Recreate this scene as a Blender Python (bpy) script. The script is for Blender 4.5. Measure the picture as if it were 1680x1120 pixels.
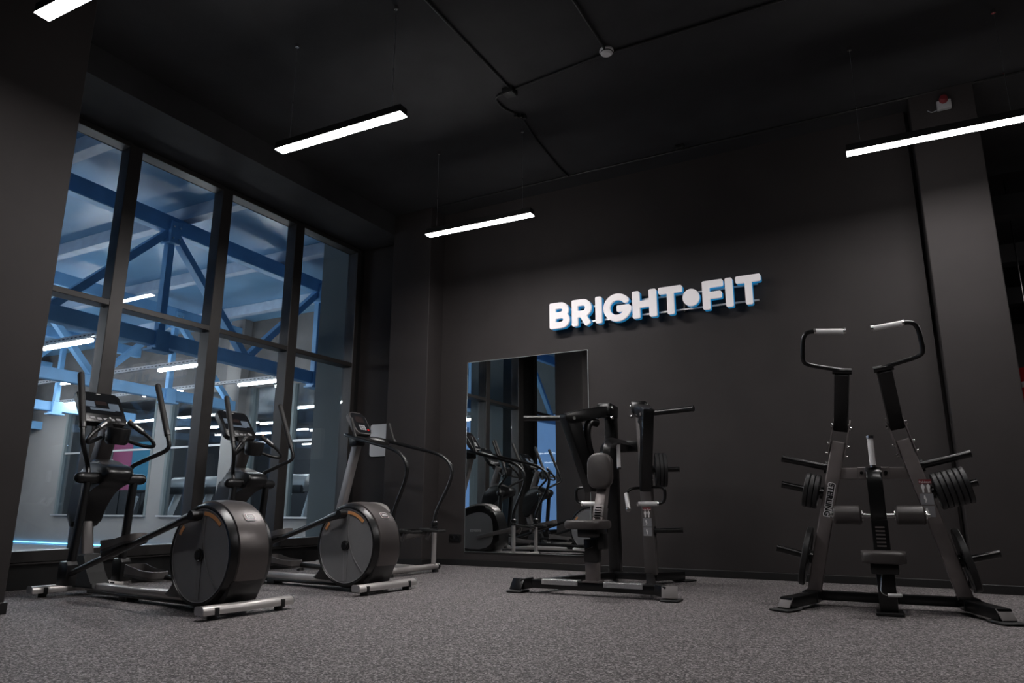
import bpy, bmesh, math, random
from mathutils import Vector, Matrix, Euler
V = Vector
R = math.radians
sc = bpy.context.scene
for o in list(bpy.data.objects):
    bpy.data.objects.remove(o)
COL = sc.collection

# ------------------------------------------------------------------ camera, sky, exposure
cam_d = bpy.data.cameras.new('camera')
cam = bpy.data.objects.new('camera', cam_d)
COL.objects.link(cam)
yaw, pitch, roll = R(28.572), R(13.161), R(0.1466)
fw = V((-math.sin(yaw) * math.cos(pitch), math.cos(yaw) * math.cos(pitch), math.sin(pitch)))
rt0 = V((math.cos(yaw), math.sin(yaw), 0))
up0 = rt0.cross(fw)
rt = rt0 * math.cos(roll) + up0 * math.sin(roll)
up = up0 * math.cos(roll) - rt0 * math.sin(roll)
cam.matrix_world = Matrix(((rt.x, up.x, -fw.x, 0), (rt.y, up.y, -fw.y, 0), (rt.z, up.z, -fw.z, 0.65), (0, 0, 0, 1)))
cam_d.sensor_width = 36
cam_d.sensor_fit = 'HORIZONTAL'
cam_d.lens = 1165.98 / 1680 * 36
cam_d.clip_start = 0.05
cam_d.clip_end = 200
sc.camera = cam
w = bpy.data.worlds.new('dusk_sky')
sc.world = w
w.use_nodes = True
w.node_tree.nodes['Background'].inputs[0].default_value = (0.20, 0.37, 0.72, 1)
w.node_tree.nodes['Background'].inputs[1].default_value = 0.85
sc.view_settings.view_transform = 'Standard'
sc.view_settings.look = 'None'
sc.view_settings.gamma = 1
sc.view_settings.use_curve_mapping = False
sc.view_settings.exposure = 0.0
LAMP = 155.0          # radiance of the gym's linear pendants
HALL = 110.0          # radiance of the lamps in the hall beyond the glass


# ------------------------------------------------------------------ materials
def mat(name, col, rough=0.5, metal=0.0, var=0.0, vscale=6.0, bump=0.0, bscale=60.0, emit=None, estr=0.0, coat=0.0, spec=0.5):
    m = bpy.data.materials.new(name)
    m.use_nodes = True
    nt = m.node_tree
    b = nt.nodes['Principled BSDF']
    b.inputs['Base Color'].default_value = (*col, 1)
    b.inputs['Roughness'].default_value = rough
    b.inputs['Metallic'].default_value = metal
    b.inputs['Coat Weight'].default_value = coat
    b.inputs['Specular IOR Level'].default_value = spec
    if emit:
        b.inputs['Emission Color'].default_value = (*emit, 1)
        b.inputs['Emission Strength'].default_value = estr
    if var or bump:
        tc = nt.nodes.new('ShaderNodeTexCoord')
    if var:
        n = nt.nodes.new('ShaderNodeTexNoise')
        n.inputs['Scale'].default_value = vscale
        n.inputs['Detail'].default_value = 6
        nt.links.new(tc.outputs['Object'], n.inputs['Vector'])
        r = nt.nodes.new('ShaderNodeValToRGB')
        r.color_ramp.elements[0].position = 0.3
        r.color_ramp.elements[1].position = 0.7
        r.color_ramp.elements[0].color = (*[c * (1 - var) for c in col], 1)
        r.color_ramp.elements[1].color = (*[min(1, c * (1 + var)) for c in col], 1)
        nt.links.new(n.outputs['Fac'], r.inputs['Fac'])
        nt.links.new(r.outputs['Color'], b.inputs['Base Color'])
    if bump:
        n2 = nt.nodes.new('ShaderNodeTexNoise')
        n2.inputs['Scale'].default_value = bscale
        n2.inputs['Detail'].default_value = 3
        nt.links.new(tc.outputs['Object'], n2.inputs['Vector'])
        bp = nt.nodes.new('ShaderNodeBump')
        bp.inputs['Strength'].default_value = bump
        bp.inputs['Distance'].default_value = 0.004
        nt.links.new(n2.outputs['Fac'], bp.inputs['Height'])
        nt.links.new(bp.outputs['Normal'], b.inputs['Normal'])
    return m


def emis(name, col, s):
    m = bpy.data.materials.new(name)
    m.use_nodes = True
    nt = m.node_tree
    nt.nodes.remove(nt.nodes['Principled BSDF'])
    e = nt.nodes.new('ShaderNodeEmission')
    e.inputs[0].default_value = (*col, 1)
    e.inputs[1].default_value = s
    nt.links.new(e.outputs[0], nt.nodes['Material Output'].inputs[0])
    return m


def glass(name, tint, ior=1.45):
    m = bpy.data.materials.new(name)
    m.use_nodes = True
    nt = m.node_tree
    nt.nodes.remove(nt.nodes['Principled BSDF'])
    t = nt.nodes.new('ShaderNodeBsdfTransparent')
    t.inputs[0].default_value = (*tint, 1)
    g = nt.nodes.new('ShaderNodeBsdfGlossy')
    g.inputs['Roughness'].default_value = 0.0
    geo = nt.nodes.new('ShaderNodeNewGeometry')
    dt = nt.nodes.new('ShaderNodeVectorMath')
    dt.operation = 'DOT_PRODUCT'
    nt.links.new(geo.outputs['Incoming'], dt.inputs[0])
    nt.links.new(geo.outputs['Normal'], dt.inputs[1])
    def mth(op, a, b_=None, c=None):
        n = nt.nodes.new('ShaderNodeMath')
        n.operation = op
        for i, v in enumerate((a, b_, c)):
            if v is None:
                continue
            if isinstance(v, (int, float)):
                n.inputs[i].default_value = v
            else:
                nt.links.new(v, n.inputs[i])
        return n.outputs[0]
    r0 = ((ior - 1) / (ior + 1)) ** 2
    k_ = mth('POWER', mth('SUBTRACT', 1.0, mth('ABSOLUTE', dt.outputs['Value'])), 5.0)
    fres = mth('MULTIPLY_ADD', k_, 1 - r0, r0)
    mx = nt.nodes.new('ShaderNodeMixShader')
    nt.links.new(fres, mx.inputs[0])
    nt.links.new(t.outputs[0], mx.inputs[1])
    nt.links.new(g.outputs[0], mx.inputs[2])
    nt.links.new(mx.outputs[0], nt.nodes['Material Output'].inputs[0])
    return m


def floor_mat():
    m = bpy.data.materials.new('speckled_rubber')
    m.use_nodes = True
    nt = m.node_tree
    b = nt.nodes['Principled BSDF']
    tc = nt.nodes.new('ShaderNodeTexCoord')
    def granules(scale):
        v = nt.nodes.new('ShaderNodeTexVoronoi')
        v.inputs['Scale'].default_value = scale
        nt.links.new(tc.outputs['Object'], v.inputs['Vector'])
        sp = nt.nodes.new('ShaderNodeSeparateColor')
        nt.links.new(v.outputs['Color'], sp.inputs[0])
        return v, sp.outputs[0]
    v1, f1 = granules(125)
    v2, f2 = granules(230)
    mix = nt.nodes.new('ShaderNodeMix')
    mix.inputs[0].default_value = 0.42
    nt.links.new(f1, mix.inputs[2])
    nt.links.new(f2, mix.inputs[3])
    r = nt.nodes.new('ShaderNodeValToRGB')
    e = r.color_ramp.elements
    e[0].position = 0.15
    e[0].color = (0.012, 0.011, 0.011, 1)
    e[1].position = 0.92
    e[1].color = (0.46, 0.418, 0.42, 1)
    x = r.color_ramp.elements.new(0.52)
    x.color = (0.098, 0.0875, 0.088, 1)
    nt.links.new(mix.outputs[0], r.inputs['Fac'])
    nt.links.new(r.outputs['Color'], b.inputs['Base Color'])
    b.inputs['Roughness'].default_value = 0.75
    bp = nt.nodes.new('ShaderNodeBump')
    bp.inputs['Strength'].default_value = 0.2
    bp.inputs['Distance'].default_value = 0.003
    nt.links.new(v1.outputs['Distance'], bp.inputs['Height'])
    nt.links.new(bp.outputs['Normal'], b.inputs['Normal'])
    return m


M = dict(
    floor=floor_mat(),
    wall=mat('charcoal_wall_paint', (0.0305, 0.0264, 0.0263), 0.7, spec=0.3, var=0.10, vscale=2.5, bump=0.06, bscale=140),
    ceil=mat('black_ceiling_paint', (0.023, 0.023, 0.025), 0.8, var=0.2, vscale=3, bump=0.3, bscale=30),
    base=mat('black_baseboard', (0.012, 0.012, 0.012), 0.4),
    frame=mat('bronze_black_window_frame', (0.045, 0.042, 0.041), 0.42, metal=0.4, var=0.1),
    glass=glass('window_glass', (0.90, 0.925, 0.935)),
    hglass=glass('hall_window_glass', (0.72, 0.78, 0.82), 1.6),
    mirror=mat('mirror_silver', (0.86, 0.88, 0.88), 0.0, metal=1.0),
    edge=mat('mirror_edge', (0.55, 0.6, 0.6), 0.2, metal=0.6),
    black=mat('black_powder_coat', (0.006, 0.006, 0.0063), 0.28, var=0.15, vscale=20),
    grey=mat('graphite_powder_coat', (0.165, 0.145, 0.141), 0.42, metal=0.25, var=0.1, vscale=12),
    plastic=mat('black_plastic', (0.009, 0.009, 0.0095), 0.30, bump=0.1, bscale=300),
    satin=mat('satin_graphite_shell', (0.125, 0.112, 0.109), 0.33, metal=0.5),
    disc=mat('grey_disc_panel', (0.20, 0.20, 0.207), 0.45, var=0.05),
    discline=mat('pale_trim_line', (0.42, 0.42, 0.43), 0.3, metal=0.6),
    orange=mat('orange_trim', (0.72, 0.34, 0.14), 0.45),
    silver=mat('silver_paint', (0.60, 0.57, 0.555), 0.38, metal=0.55, var=0.06),
    chrome=mat('knurled_chrome', (0.92, 0.91, 0.91), 0.35, metal=0.1, bump=0.5, bscale=420),
    bolt=mat('zinc_bolt', (0.7, 0.69, 0.68), 0.25, metal=1.0),
    rubber=mat('black_rubber', (0.012, 0.012, 0.012), 0.65, bump=0.3, bscale=200),
    plate=mat('rubber_weight_plate', (0.016, 0.016, 0.0165), 0.5, bump=0.2, bscale=150),
    leather=mat('black_leather', (0.060, 0.053, 0.051), 0.42, bump=0.12, bscale=220),
    mast=mat('dark_mast_paint', (0.13, 0.12, 0.118), 0.4, metal=0.4),
    white=mat('white_plastic', (0.75, 0.74, 0.74), 0.45),
    red=mat('red_plastic', (0.55, 0.012, 0.015), 0.35),
    dred=mat('dark_red_ink', (0.18, 0.02, 0.025), 0.5),
    screen=mat('console_screen', (0.012, 0.013, 0.015), 0.12),
    lcd=mat('lcd_panel', (0.10, 0.12, 0.15), 0.2, emit=(0.25, 0.33, 0.42), estr=0.16),
    alu=mat('grey_aluminium_paint', (0.33, 0.31, 0.305), 0.42, metal=0.45, var=0.06),
    footcap=mat('matte_grey_cap', (0.15, 0.138, 0.135), 0.6),
    lcdoff=mat('dark_display', (0.03, 0.022, 0.022), 0.15),
    button=mat('button_grey', (0.35, 0.35, 0.36), 0.45),
    grip=mat('foam_grip', (0.020, 0.0185, 0.018), 0.6, bump=0.4, bscale=260),
    tread=mat('tread_plate', (0.62, 0.62, 0.62), 0.3, metal=0.8, bump=0.9, bscale=90),
    panel=mat('sticker_grey', (0.24, 0.24, 0.255), 0.5),
    ink=mat('sticker_white', (0.75, 0.74, 0.74), 0.5),
    lamp=emis('led_diffuser', (1.0, 0.965, 0.955), LAMP),
    housing=mat('lamp_housing', (0.5, 0.5, 0.5), 0.4, metal=0.3),
    wire=mat('steel_wire', (0.45, 0.45, 0.46), 0.35, metal=0.9),
    hlamp=emis('hall_led_diffuser', (0.97, 0.98, 1.0), HALL),
    steel=mat('blue_painted_steel', (0.17, 0.38, 0.64), 0.5, var=0.12, vscale=3),
    purlin=mat('pale_blue_purlin', (0.36, 0.46, 0.58), 0.5, var=0.1),
    roof=mat('hall_roof_sheet', (0.13, 0.29, 0.47), 0.32, var=0.15, vscale=0.9),
    hwall=mat('hall_grey_wall', (0.185, 0.182, 0.178), 0.7, var=0.08, vscale=1.2),
    hfloor=mat('hall_floor', (0.20, 0.20, 0.21), 0.5),
    hpil=mat('grey_green_plaster', (0.115, 0.14, 0.145), 0.7, var=0.06, vscale=2),
    conc=mat('raw_concrete', (0.10, 0.10, 0.10), 0.8, var=0.3, vscale=1.6),
    tray=mat('cable_tray', (0.42, 0.43, 0.44), 0.45, metal=0.5),
    hdark=mat('dark_room_wall', (0.035, 0.037, 0.042), 0.6),
    blueled=emis('blue_led', (0.10, 0.50, 1.0), 9.0),
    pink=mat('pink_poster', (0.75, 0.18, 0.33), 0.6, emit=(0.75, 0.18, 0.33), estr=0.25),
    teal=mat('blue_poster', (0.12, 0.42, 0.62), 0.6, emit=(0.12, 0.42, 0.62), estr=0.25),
    face=mat('sign_face', (0.55, 0.525, 0.53), 0.5, emit=(0.80, 0.755, 0.77), estr=0.40),
    side=mat('sign_blue_return', (0.03, 0.16, 0.32), 0.4, emit=(0.008, 0.17, 0.38), estr=0.70),
    cloth=mat('red_vinyl', (0.62, 0.012, 0.015), 0.3),
)


# ------------------------------------------------------------------ geometry helpers
def box(bm, c, s, rot=None, bev=0.0, seg=2):
    mx = Matrix.Translation(V(c)) @ (rot.to_4x4() if rot else Matrix()) @ Matrix.Diagonal((s[0], s[1], s[2], 1))
    r = bmesh.ops.create_cube(bm, size=1.0, matrix=mx)
    if bev > 0:
        vs = set(r['verts'])
        es = [e for e in bm.edges if e.verts[0] in vs and e.verts[1] in vs]
        bmesh.ops.bevel(bm, geom=es, offset=bev, segments=seg, profile=0.5, affect='EDGES')
    return bm


def frame_of(d, upv=(0, 0, 1)):
    x = V(d).normalized()
    u = V(upv)
    if abs(x.dot(u)) > 0.97:
        u = V((1, 0, 0))
    y = u.cross(x).normalized()
    z = x.cross(y)
    return Matrix((x, y, z)).transposed()


def bar(bm, p0, p1, wd, ht, upv=(0, 0, 1), bev=0.0, seg=2):
    p0, p1 = V(p0), V(p1)
    return box(bm, (p0 + p1) / 2, ((p1 - p0).length, wd, ht), frame_of(p1 - p0, upv), bev, seg)


def round_path(pts, fil, steps=6):
    pts = [V(p) for p in pts]
    out = [pts[0]]
    for i in range(1, len(pts) - 1):
        a, b, c = pts[i - 1], pts[i], pts[i + 1]
        d1 = min(fil, (a - b).length * 0.49)
        d2 = min(fil, (c - b).length * 0.49)
        p = b + (a - b).normalized() * d1
        q = b + (c - b).normalized() * d2
        for k in range(steps + 1):
            t = k / steps
            out.append(p * (1 - t) ** 2 + b * 2 * t * (1 - t) + q * t * t)
    out.append(pts[-1])
    return out


def tube(bm, pts, r, n=12, fil=0.0, r2=None, cap=True, squash=1.0, dome=False):
    P = round_path(pts, fil) if fil else [V(p) for p in pts]
    m = len(P)
    rr = [r if r2 is None else r + (r2 - r) * i / (m - 1) for i in range(m)]
    if dome:
        d = (P[-1] - P[-2]).normalized()
        r0 = rr[-1]
        for k in (30, 55, 75):
            P.append(P[m - 1] + d * r0 * math.sin(R(k)))
            rr.append(r0 * math.cos(R(k)))
        m = len(P)
    T = [(P[min(i + 1, m - 1)] - P[max(i - 1, 0)]).normalized() for i in range(m)]
    fr = frame_of(T[0])
    y = fr.col[1].copy()
    rings = []
    for i in range(m):
        y = (y - T[i] * y.dot(T[i])).normalized()
        z = T[i].cross(y)
        rings.append([bm.verts.new(P[i] + (y * math.cos(2 * math.pi * k / n) + z * squash * math.sin(2 * math.pi * k / n)) * rr[i]) for k in range(n)])
    for i in range(m - 1):
        for k in range(n):
            bm.faces.new((rings[i][k], rings[i][(k + 1) % n], rings[i + 1][(k + 1) % n], rings[i + 1][k]))
    if cap:
        bm.faces.new(list(reversed(rings[0])))
        bm.faces.new(rings[-1])
    return bm


def lathe(bm, prof, n=32, mx=None, a0=0.0, a1=2 * math.pi):
    """profile of (r, z) turned about local z"""
    mx = mx or Matrix()
    full = abs(a1 - a0 - 2 * math.pi) < 1e-6
    cnt = n if full else n + 1
    rings = []
    for r, z in prof:
        if r < 1e-6 and full:
            rings.append([bm.verts.new(mx @ V((0, 0, z)))])
        else:
            rings.append([bm.verts.new(mx @ V((r * math.cos(a0 + (a1 - a0) * k / n), r * math.sin(a0 + (a1 - a0) * k / n), z))) for k in range(cnt)])
    for i in range(len(rings) - 1):
        A, B = rings[i], rings[i + 1]
        for k in range(n):
            k2 = (k + 1) % cnt
            if len(A) == 1 and len(B) == 1:
                continue
            if len(A) == 1:
                bm.faces.new((A[0], B[k2], B[k]))
            elif len(B) == 1:
                bm.faces.new((A[k], A[k2], B[0]))
            else:
                bm.faces.new((A[k], A[k2], B[k2], B[k]))
    return bm


def prism(bm, poly, t, mx=None, bev=0.0):
    """polygon in local xy extruded from z=-t/2 to t/2"""
    mx = mx or Matrix()
    a = [bm.verts.new(mx @ V((p[0], p[1], -t / 2))) for p in poly]
    b = [bm.verts.new(mx @ V((p[0], p[1], t / 2))) for p in poly]
    fs = [bm.faces.new(list(reversed(a))), bm.faces.new(b)]
    n = len(poly)
    for k in range(n):
        fs.append(bm.faces.new((a[k], a[(k + 1) % n], b[(k + 1) % n], b[k])))
    if bev:
        es = [e for f in fs[:2] for e in f.edges]
        bmesh.ops.bevel(bm, geom=list(set(es)), offset=bev, segments=2, profile=0.5, affect='EDGES')
    return bm


def rrect(wd, ht, r, n=5):
    pts = []
    for cx, cy, a in ((wd / 2 - r, ht / 2 - r, 0), (-wd / 2 + r, ht / 2 - r, 90), (-wd / 2 + r, -ht / 2 + r, 180), (wd / 2 - r, -ht / 2 + r, 270)):
        for k in range(n + 1):
            t = R(a + 90 * k / n)
            pts.append((cx + r * math.cos(t), cy + r * math.sin(t)))
    return pts


def smooth_poly(pts, it=2):
    for _ in range(it):
        q = []
        for i in range(len(pts)):
            a, b = pts[i], pts[(i + 1) % len(pts)]
            q.append((a[0] * .75 + b[0] * .25, a[1] * .75 + b[1] * .25))
            q.append((a[0] * .25 + b[0] * .75, a[1] * .25 + b[1] * .75))
        pts = q
    return pts


def cyl(bm, p0, p1, r, n=20, r2=None):
    return tube(bm, [p0, p1], r, n, r2=r2)


def basis(o, x, y):
    x = V(x).normalized()
    y = V(y)
    y = (y - x * y.dot(x)).normalized()
    z = x.cross(y)
    m = Matrix((x, y, z)).transposed().to_4x4()
    m.translation = V(o)
    return m


SIDE = basis((0, 0, 0), (1, 0, 0), (0, 0, 1))     # local xy -> world xz, z -> -y


def finish(me, m, ang=32):
    if isinstance(m, (list, tuple)):
        for x in m:
            me.materials.append(M[x] if isinstance(x, str) else x)
    else:
        me.materials.append(M[m] if isinstance(m, str) else m)
    me.polygons.foreach_set('use_smooth', [True] * len(me.polygons))
    me.set_sharp_from_angle(angle=R(ang))
    me.update()


def obj(name, bm, m, parent=None, ang=32, recalc=True):
    if recalc:
        bmesh.ops.recalc_face_normals(bm, faces=bm.faces)
    me = bpy.data.meshes.new(name)
    bm.to_mesh(me)
    bm.free()
    finish(me, m, ang)
    o = bpy.data.objects.new(name, me)
    COL.objects.link(o)
    if parent:
        o.parent = parent
    return o


def objs(name, bm, m, parent=None, ang=32):
    """one object for every connected piece of bm"""
    bmesh.ops.recalc_face_normals(bm, faces=bm.faces)
    bm.verts.ensure_lookup_table()
    left = set(bm.verts)
    while left:
        st = [left.pop()]
        isl = set(st)
        while st:
            v = st.pop()
            for e in v.link_edges:
                q = e.other_vert(v)
                if q in left:
                    left.discard(q)
                    isl.add(q)
                    st.append(q)
        idx = {v: i for i, v in enumerate(isl)}
        fs = {f for v in isl for f in v.link_faces}
        me = bpy.data.meshes.new(name)
        me.from_pydata([v.co[:] for v in idx], [], [[idx[v] for v in f.verts] for f in fs])
        finish(me, m, ang)
        o = bpy.data.objects.new(name, me)
        COL.objects.link(o)
        o.parent = parent
    bm.free()


def B():
    return bmesh.new()


def tag(o, label, cat, group=None):
    o['label'] = label
    o['category'] = cat
    if group:
        o['group'] = group
    return o


def thing(name, label, cat, loc=(0, 0, 0), rz=0.0, group=None):
    o = bpy.data.objects.new(name, None)
    o.empty_display_size = 0.1
    COL.objects.link(o)
    o.location = loc
    o.rotation_euler = (0, 0, rz)
    return tag(o, label, cat, group)


def struct(name, bm, m, label=None, parent=None):
    o = obj(name, bm, m, parent)
    if not parent:
        o['kind'] = 'structure'
        if label:
            o['label'] = label
    return o


def copy_tree(o, parent=None):
    c = o.copy()
    COL.objects.link(c)
    c.parent = parent
    for ch in o.children:
        copy_tree(ch, c)
    return c


def text_mesh(name, s, size, m, parent, mx, depth=0.0008, offset=0.0, shear=0.0):
    cu = bpy.data.curves.new(name, 'FONT')
    cu.body = s
    cu.size = size
    cu.align_x = 'CENTER'
    cu.align_y = 'CENTER'
    cu.extrude = depth
    cu.offset = offset
    cu.shear = shear
    cu.resolution_u = 3
    t = bpy.data.objects.new(name, cu)
    COL.objects.link(t)
    dg = bpy.context.evaluated_depsgraph_get()
    me = bpy.data.meshes.new_from_object(t.evaluated_get(dg))
    bpy.data.objects.remove(t)
    me.transform(mx)
    me.materials.clear()
    finish(me, m, 30)
    o = bpy.data.objects.new(name, me)
    COL.objects.link(o)
    o.parent = parent
    return o


# ------------------------------------------------------------------ the gym room
CH = 4.4           # ceiling
BY = 7.27          # back wall
WX = -6.30         # window wall
b = B(); box(b, (0.9, 4.0, -0.05), (14.8, 18.4, 0.10)); struct('floor', b, 'floor', 'dark speckled rubber gym floor')
b = B(); box(b, (0.9, 4.0, CH + 0.1), (14.8, 18.4, 0.2)); struct('ceiling', b, 'ceil', 'black painted gym ceiling')
b = B(); box(b, ((-6.5 + 0.362) / 2, BY + 0.1, CH / 2), (6.862, 0.2, CH)); struct('wall_back', b, 'wall', 'charcoal wall carrying the sign and mirror')
b = B()
for y0, y1, z0, z1 in ((2.5, BY, 0, 0.22), (2.5, BY, 4.10, CH), (7.19, BY, 0.22, 4.10), (1.95, 2.5, 0, CH), (-2, 1.95, 0, 0.22), (-2, 1.95, 4.10, CH), (-5.2, -2, 0, CH)):
    box(b, (WX - 0.1, (y0 + y1) / 2, (z0 + z1) / 2), (0.2, y1 - y0, z1 - z0))
struct('wall_left', b, 'base', 'black wall around the tall windows')
b = B(); box(b, (8.2, 4, CH / 2), (0.2, 18.4, CH)); struct('wall_right', b, 'wall')
b = B(); box(b, (0.9, -5.1, CH / 2), (14.8, 0.2, CH)); struct('wall_front', b, 'wall')
b = B(); box(b, (4.3, 13.1, CH / 2), (8, 0.2, CH)); box(b, (0.31, 10.3, CH / 2), (0.06, 5.7, CH)); struct('wall_far', b, 'wall', 'dark far wall behind the right column, with an added side wall against sky light')  # thin side wall added out of view to block sky light leaking in
b = B(); box(b, ((WX - 5.555) / 2, 1.0, (4.13 + CH) / 2), (-5.555 - WX, 12.5, CH - 4.13)); struct('trim_1', b, 'ceil', 'dark ceiling beam above the windows')


def column(x0, x1, y0, y1, label):
    b = B()
    box(b, ((x0 + x1) / 2, (y0 + y1) / 2, CH / 2), (x1 - x0, y1 - y0, CH), bev=0.006, seg=1)
    o = struct('column', b, 'wall', label)
    b = B()
    box(b, ((x0 + x1) / 2, (y0 + y1) / 2, 0.035), (x1 - x0 + 0.03, y1 - y0 + 0.03, 0.07), bev=0.003, seg=1)
    obj('baseboard', b, 'base', o)
    return o


column(-5.556, -4.965, 6.96, BY, 'charcoal column in the corner behind the stepper')
column(-5.57, -5.01, 1.95, 2.60, 'charcoal column at the left edge by the window')
column(0.396, 0.910, 6.98, BY + 0.25, 'charcoal column behind the lat pulldown machine')
b = B(); box(b, ((-4.965 + 0.36) / 2, BY - 0.01, 0.034), (5.32, 0.02, 0.068), bev=0.004, seg=1); struct('baseboard_back', b, 'base')
b = B(); box(b, (4.5, BY + 0.2, 0.5), (7.2, 0.1, 1.0)); struct('wall_low', b, 'wall', 'low dark wall right of the column')

# window_1: tall curtain wall in four bays, mullions deep towards the outside
SILL, TOP, TRZ = 0.29, 4.09, 2.49
win = bpy.data.objects.new('window_1', None)
COL.objects.link(win)
win['kind'] = 'structure'
win['label'] = 'tall black-framed curtain window looking into the blue hall'
MUL = [(2.5, 2.70), (3.765, 3.90), (4.865, 5.0), (5.965, 6.105), (7.11, 7.19)]


def mullion(y0, y1):
    b = B()
    box(b, (WX - 0.085, (y0 + y1) / 2, (SILL + TOP) / 2), (0.17, (y1 - y0) * 0.60, TOP - SILL + 0.02), bev=0.004, seg=1)
    box(b, (WX - 0.012, (y0 + y1) / 2, (SILL + TOP) / 2), (0.05, (y1 - y0), TOP - SILL + 0.02), bev=0.004, seg=1)
    return obj('mullion', b, 'frame', win)


for y0, y1 in MUL:
    mullion(y0, y1)
for (a0, a1), (c0, c1) in zip(MUL[:-1], MUL[1:]):
    y0, y1 = a1 - 0.015, c0 + 0.015
    for nm, z, h, dx in (('transom', TRZ, 0.055, 0.17), ('sill_rail', SILL - 0.035, 0.09, 0.2), ('head_rail', TOP + 0.0, 0.05, 0.17)):
        b = B()
        box(b, (WX - dx / 2 + 0.01, (y0 + y1) / 2, z), (dx, y1 - y0, h), bev=0.004, seg=1)
        obj(nm, b, 'frame', win)
    for z0, z1 in ((SILL + .01, TRZ - .027), (TRZ + .027, TOP - .025)):
        b = B()
        box(b, (WX - 0.15, (y0 + y1) / 2, (z0 + z1) / 2), (0.03, y1 - y0, z1 - z0))
        obj('pane', b, 'glass', win)
b = B(); box(b, (WX + 0.012, 4.85, 0.20), (0.035, 4.6, 0.012), bev=0.002, seg=1); obj('sill_strip', b, 'frame', win)
win2 = bpy.data.objects.new('window_2', None)
COL.objects.link(win2)
win2['kind'] = 'structure'
win2['label'] = 'second window seen only in the mirror'
for y in (-2, -0.7, 0.6, 1.95):
    b = B(); box(b, (WX - 0.08, y, (SILL + TOP) / 2), (0.17, 0.12, TOP - SILL), bev=0.004, seg=1); obj('mullion', b, 'frame', win2)
for y0, y1 in ((-2, -.7), (-.7, .6), (.6, 1.95)):
    for z0, z1 in ((0.22, TRZ), (TRZ, TOP)):
        b = B(); box(b, (WX - 0.15, (y0 + y1) / 2, (z0 + z1) / 2), (0.006, y1 - y0 - .1, z1 - z0)); obj('pane', b, 'glass', win2)
    b = B(); box(b, (WX - 0.08, (y0 + y1) / 2, TRZ), (0.17, y1 - y0 - .1, 0.055), bev=0.004, seg=1); obj('transom', b, 'frame', win2)

# ------------------------------------------------------------------ pendant lamps
LZ = 3.45


def pendant_proto(L=1.23):
    r = thing('pendant_lamp', 'x', 'lamp')
    b = B(); box(b, (0, 0, 0.034), (L, 0.088, 0.060), bev=0.003, seg=1); obj('housing', b, 'base', r)
    b = B(); box(b, (0, 0, 0.001), (L - 0.004, 0.085, 0.006)); obj('diffuser', b, 'lamp', r)
    for s in (-1, 1):
        x = s * (L / 2 - 0.11)
        b = B(); cyl(b, (x, 0, 0.06), (x, 0, CH - LZ), 0.0016, 6); wv = obj('wire', b, 'wire', r)
        b = B(); cyl(b, (x, 0, 0.064), (x, 0, 0.09), 0.006, 8); cyl(b, (x, 0, 0.40), (x, 0, 0.412), 0.006, 8); cyl(b, (x, 0, CH - LZ - 0.03), (x, 0, CH - LZ), 0.016, 12)
        objs('gripper', b, 'bolt', wv)
    return r


lp = pendant_proto()
spots = [(-3.555, 5.80, 'white linear pendant lamp nearest the wall sign'), (-3.555, 3.72, 'white linear pendant lamp hanging in front of the windows, above the ellipticals'),
         (-3.555, 1.88, 'white linear pendant lamp cut off by the top left corner'), (0.475, 5.94, 'white linear pendant lamp cut off by the right edge, before the right column'),
         (0.475, 3.70, 'linear pendant lamp just above the frame'), (3.1, 8.7, 'added unseen linear pendant lamp lighting the space behind the right column')]  # last lamp is an unseen addition that lights the punching bag
for i, (x, y, lab) in enumerate(spots):
    o = lp if i == 0 else copy_tree(lp)
    o.location = (x, y, LZ)
    o.rotation_euler = (0, 0, R(1.2))
    tag(o, lab, 'lamp', 'linear pendant lamps')
    k_ = {1.88: 0.30, 3.70: 0.40, 5.94: 0.78}.get(y, 1.0)      # strength lowered on some lamps to darken the columns and walls nearby
    for ch in o.children:
        if ch.name.startswith('diffuser') and k_ < 1:
            ch.data = ch.data.copy()
            ch.data.materials[0] = emis('led_diffuser_dimmed', (1.0, 0.965, 0.955), LAMP * k_)

# ------------------------------------------------------------------ mirror
mr = thing('wall_mirror', 'large frameless mirror on the charcoal wall reflecting windows and ellipticals', 'mirror', (0, 0, 0))
x0, x1, z0, z1 = -4.575, -2.985, 0.155, 2.385
b = B(); box(b, ((x0 + x1) / 2, BY - 0.006, (z0 + z1) / 2), (x1 - x0, 0.010, z1 - z0)); obj('glass_edge', b, 'edge', mr)
b = B(); box(b, ((x0 + x1) / 2, BY - 0.0125, (z0 + z1) / 2), (x1 - x0 - 0.012, 0.002, z1 - z0 - 0.012)); obj('mirror_face', b, 'mirror', mr)

# ------------------------------------------------------------------ wall sign, letters cut from a distance field
def seg_d(px, py, ax, ay, bx, by):
    dx, dy = bx - ax, by - ay
    L2 = dx * dx + dy * dy
    t = 0 if L2 == 0 else max(0, min(1, ((px - ax) * dx + (py - ay) * dy) / L2))
    return math.hypot(px - ax - t * dx, py - ay - t * dy)


def box_seg(px, py, ax, ay, bx, by, hw, r):
    """thick flat-ended stroke with corners rounded by r"""
    dx, dy = bx - ax, by - ay
    L = math.hypot(dx, dy)
    ux, uy = dx / L, dy / L
    mx_, my_ = (ax + bx) / 2, (ay + by) / 2
    qx = abs((px - mx_) * ux + (py - my_) * uy) - (L / 2 - r)
    qy = abs(-(px - mx_) * uy + (py - my_) * ux) - (hw - r)
    return math.hypot(max(qx, 0), max(qy, 0)) + min(max(qx, qy), 0) - r


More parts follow.
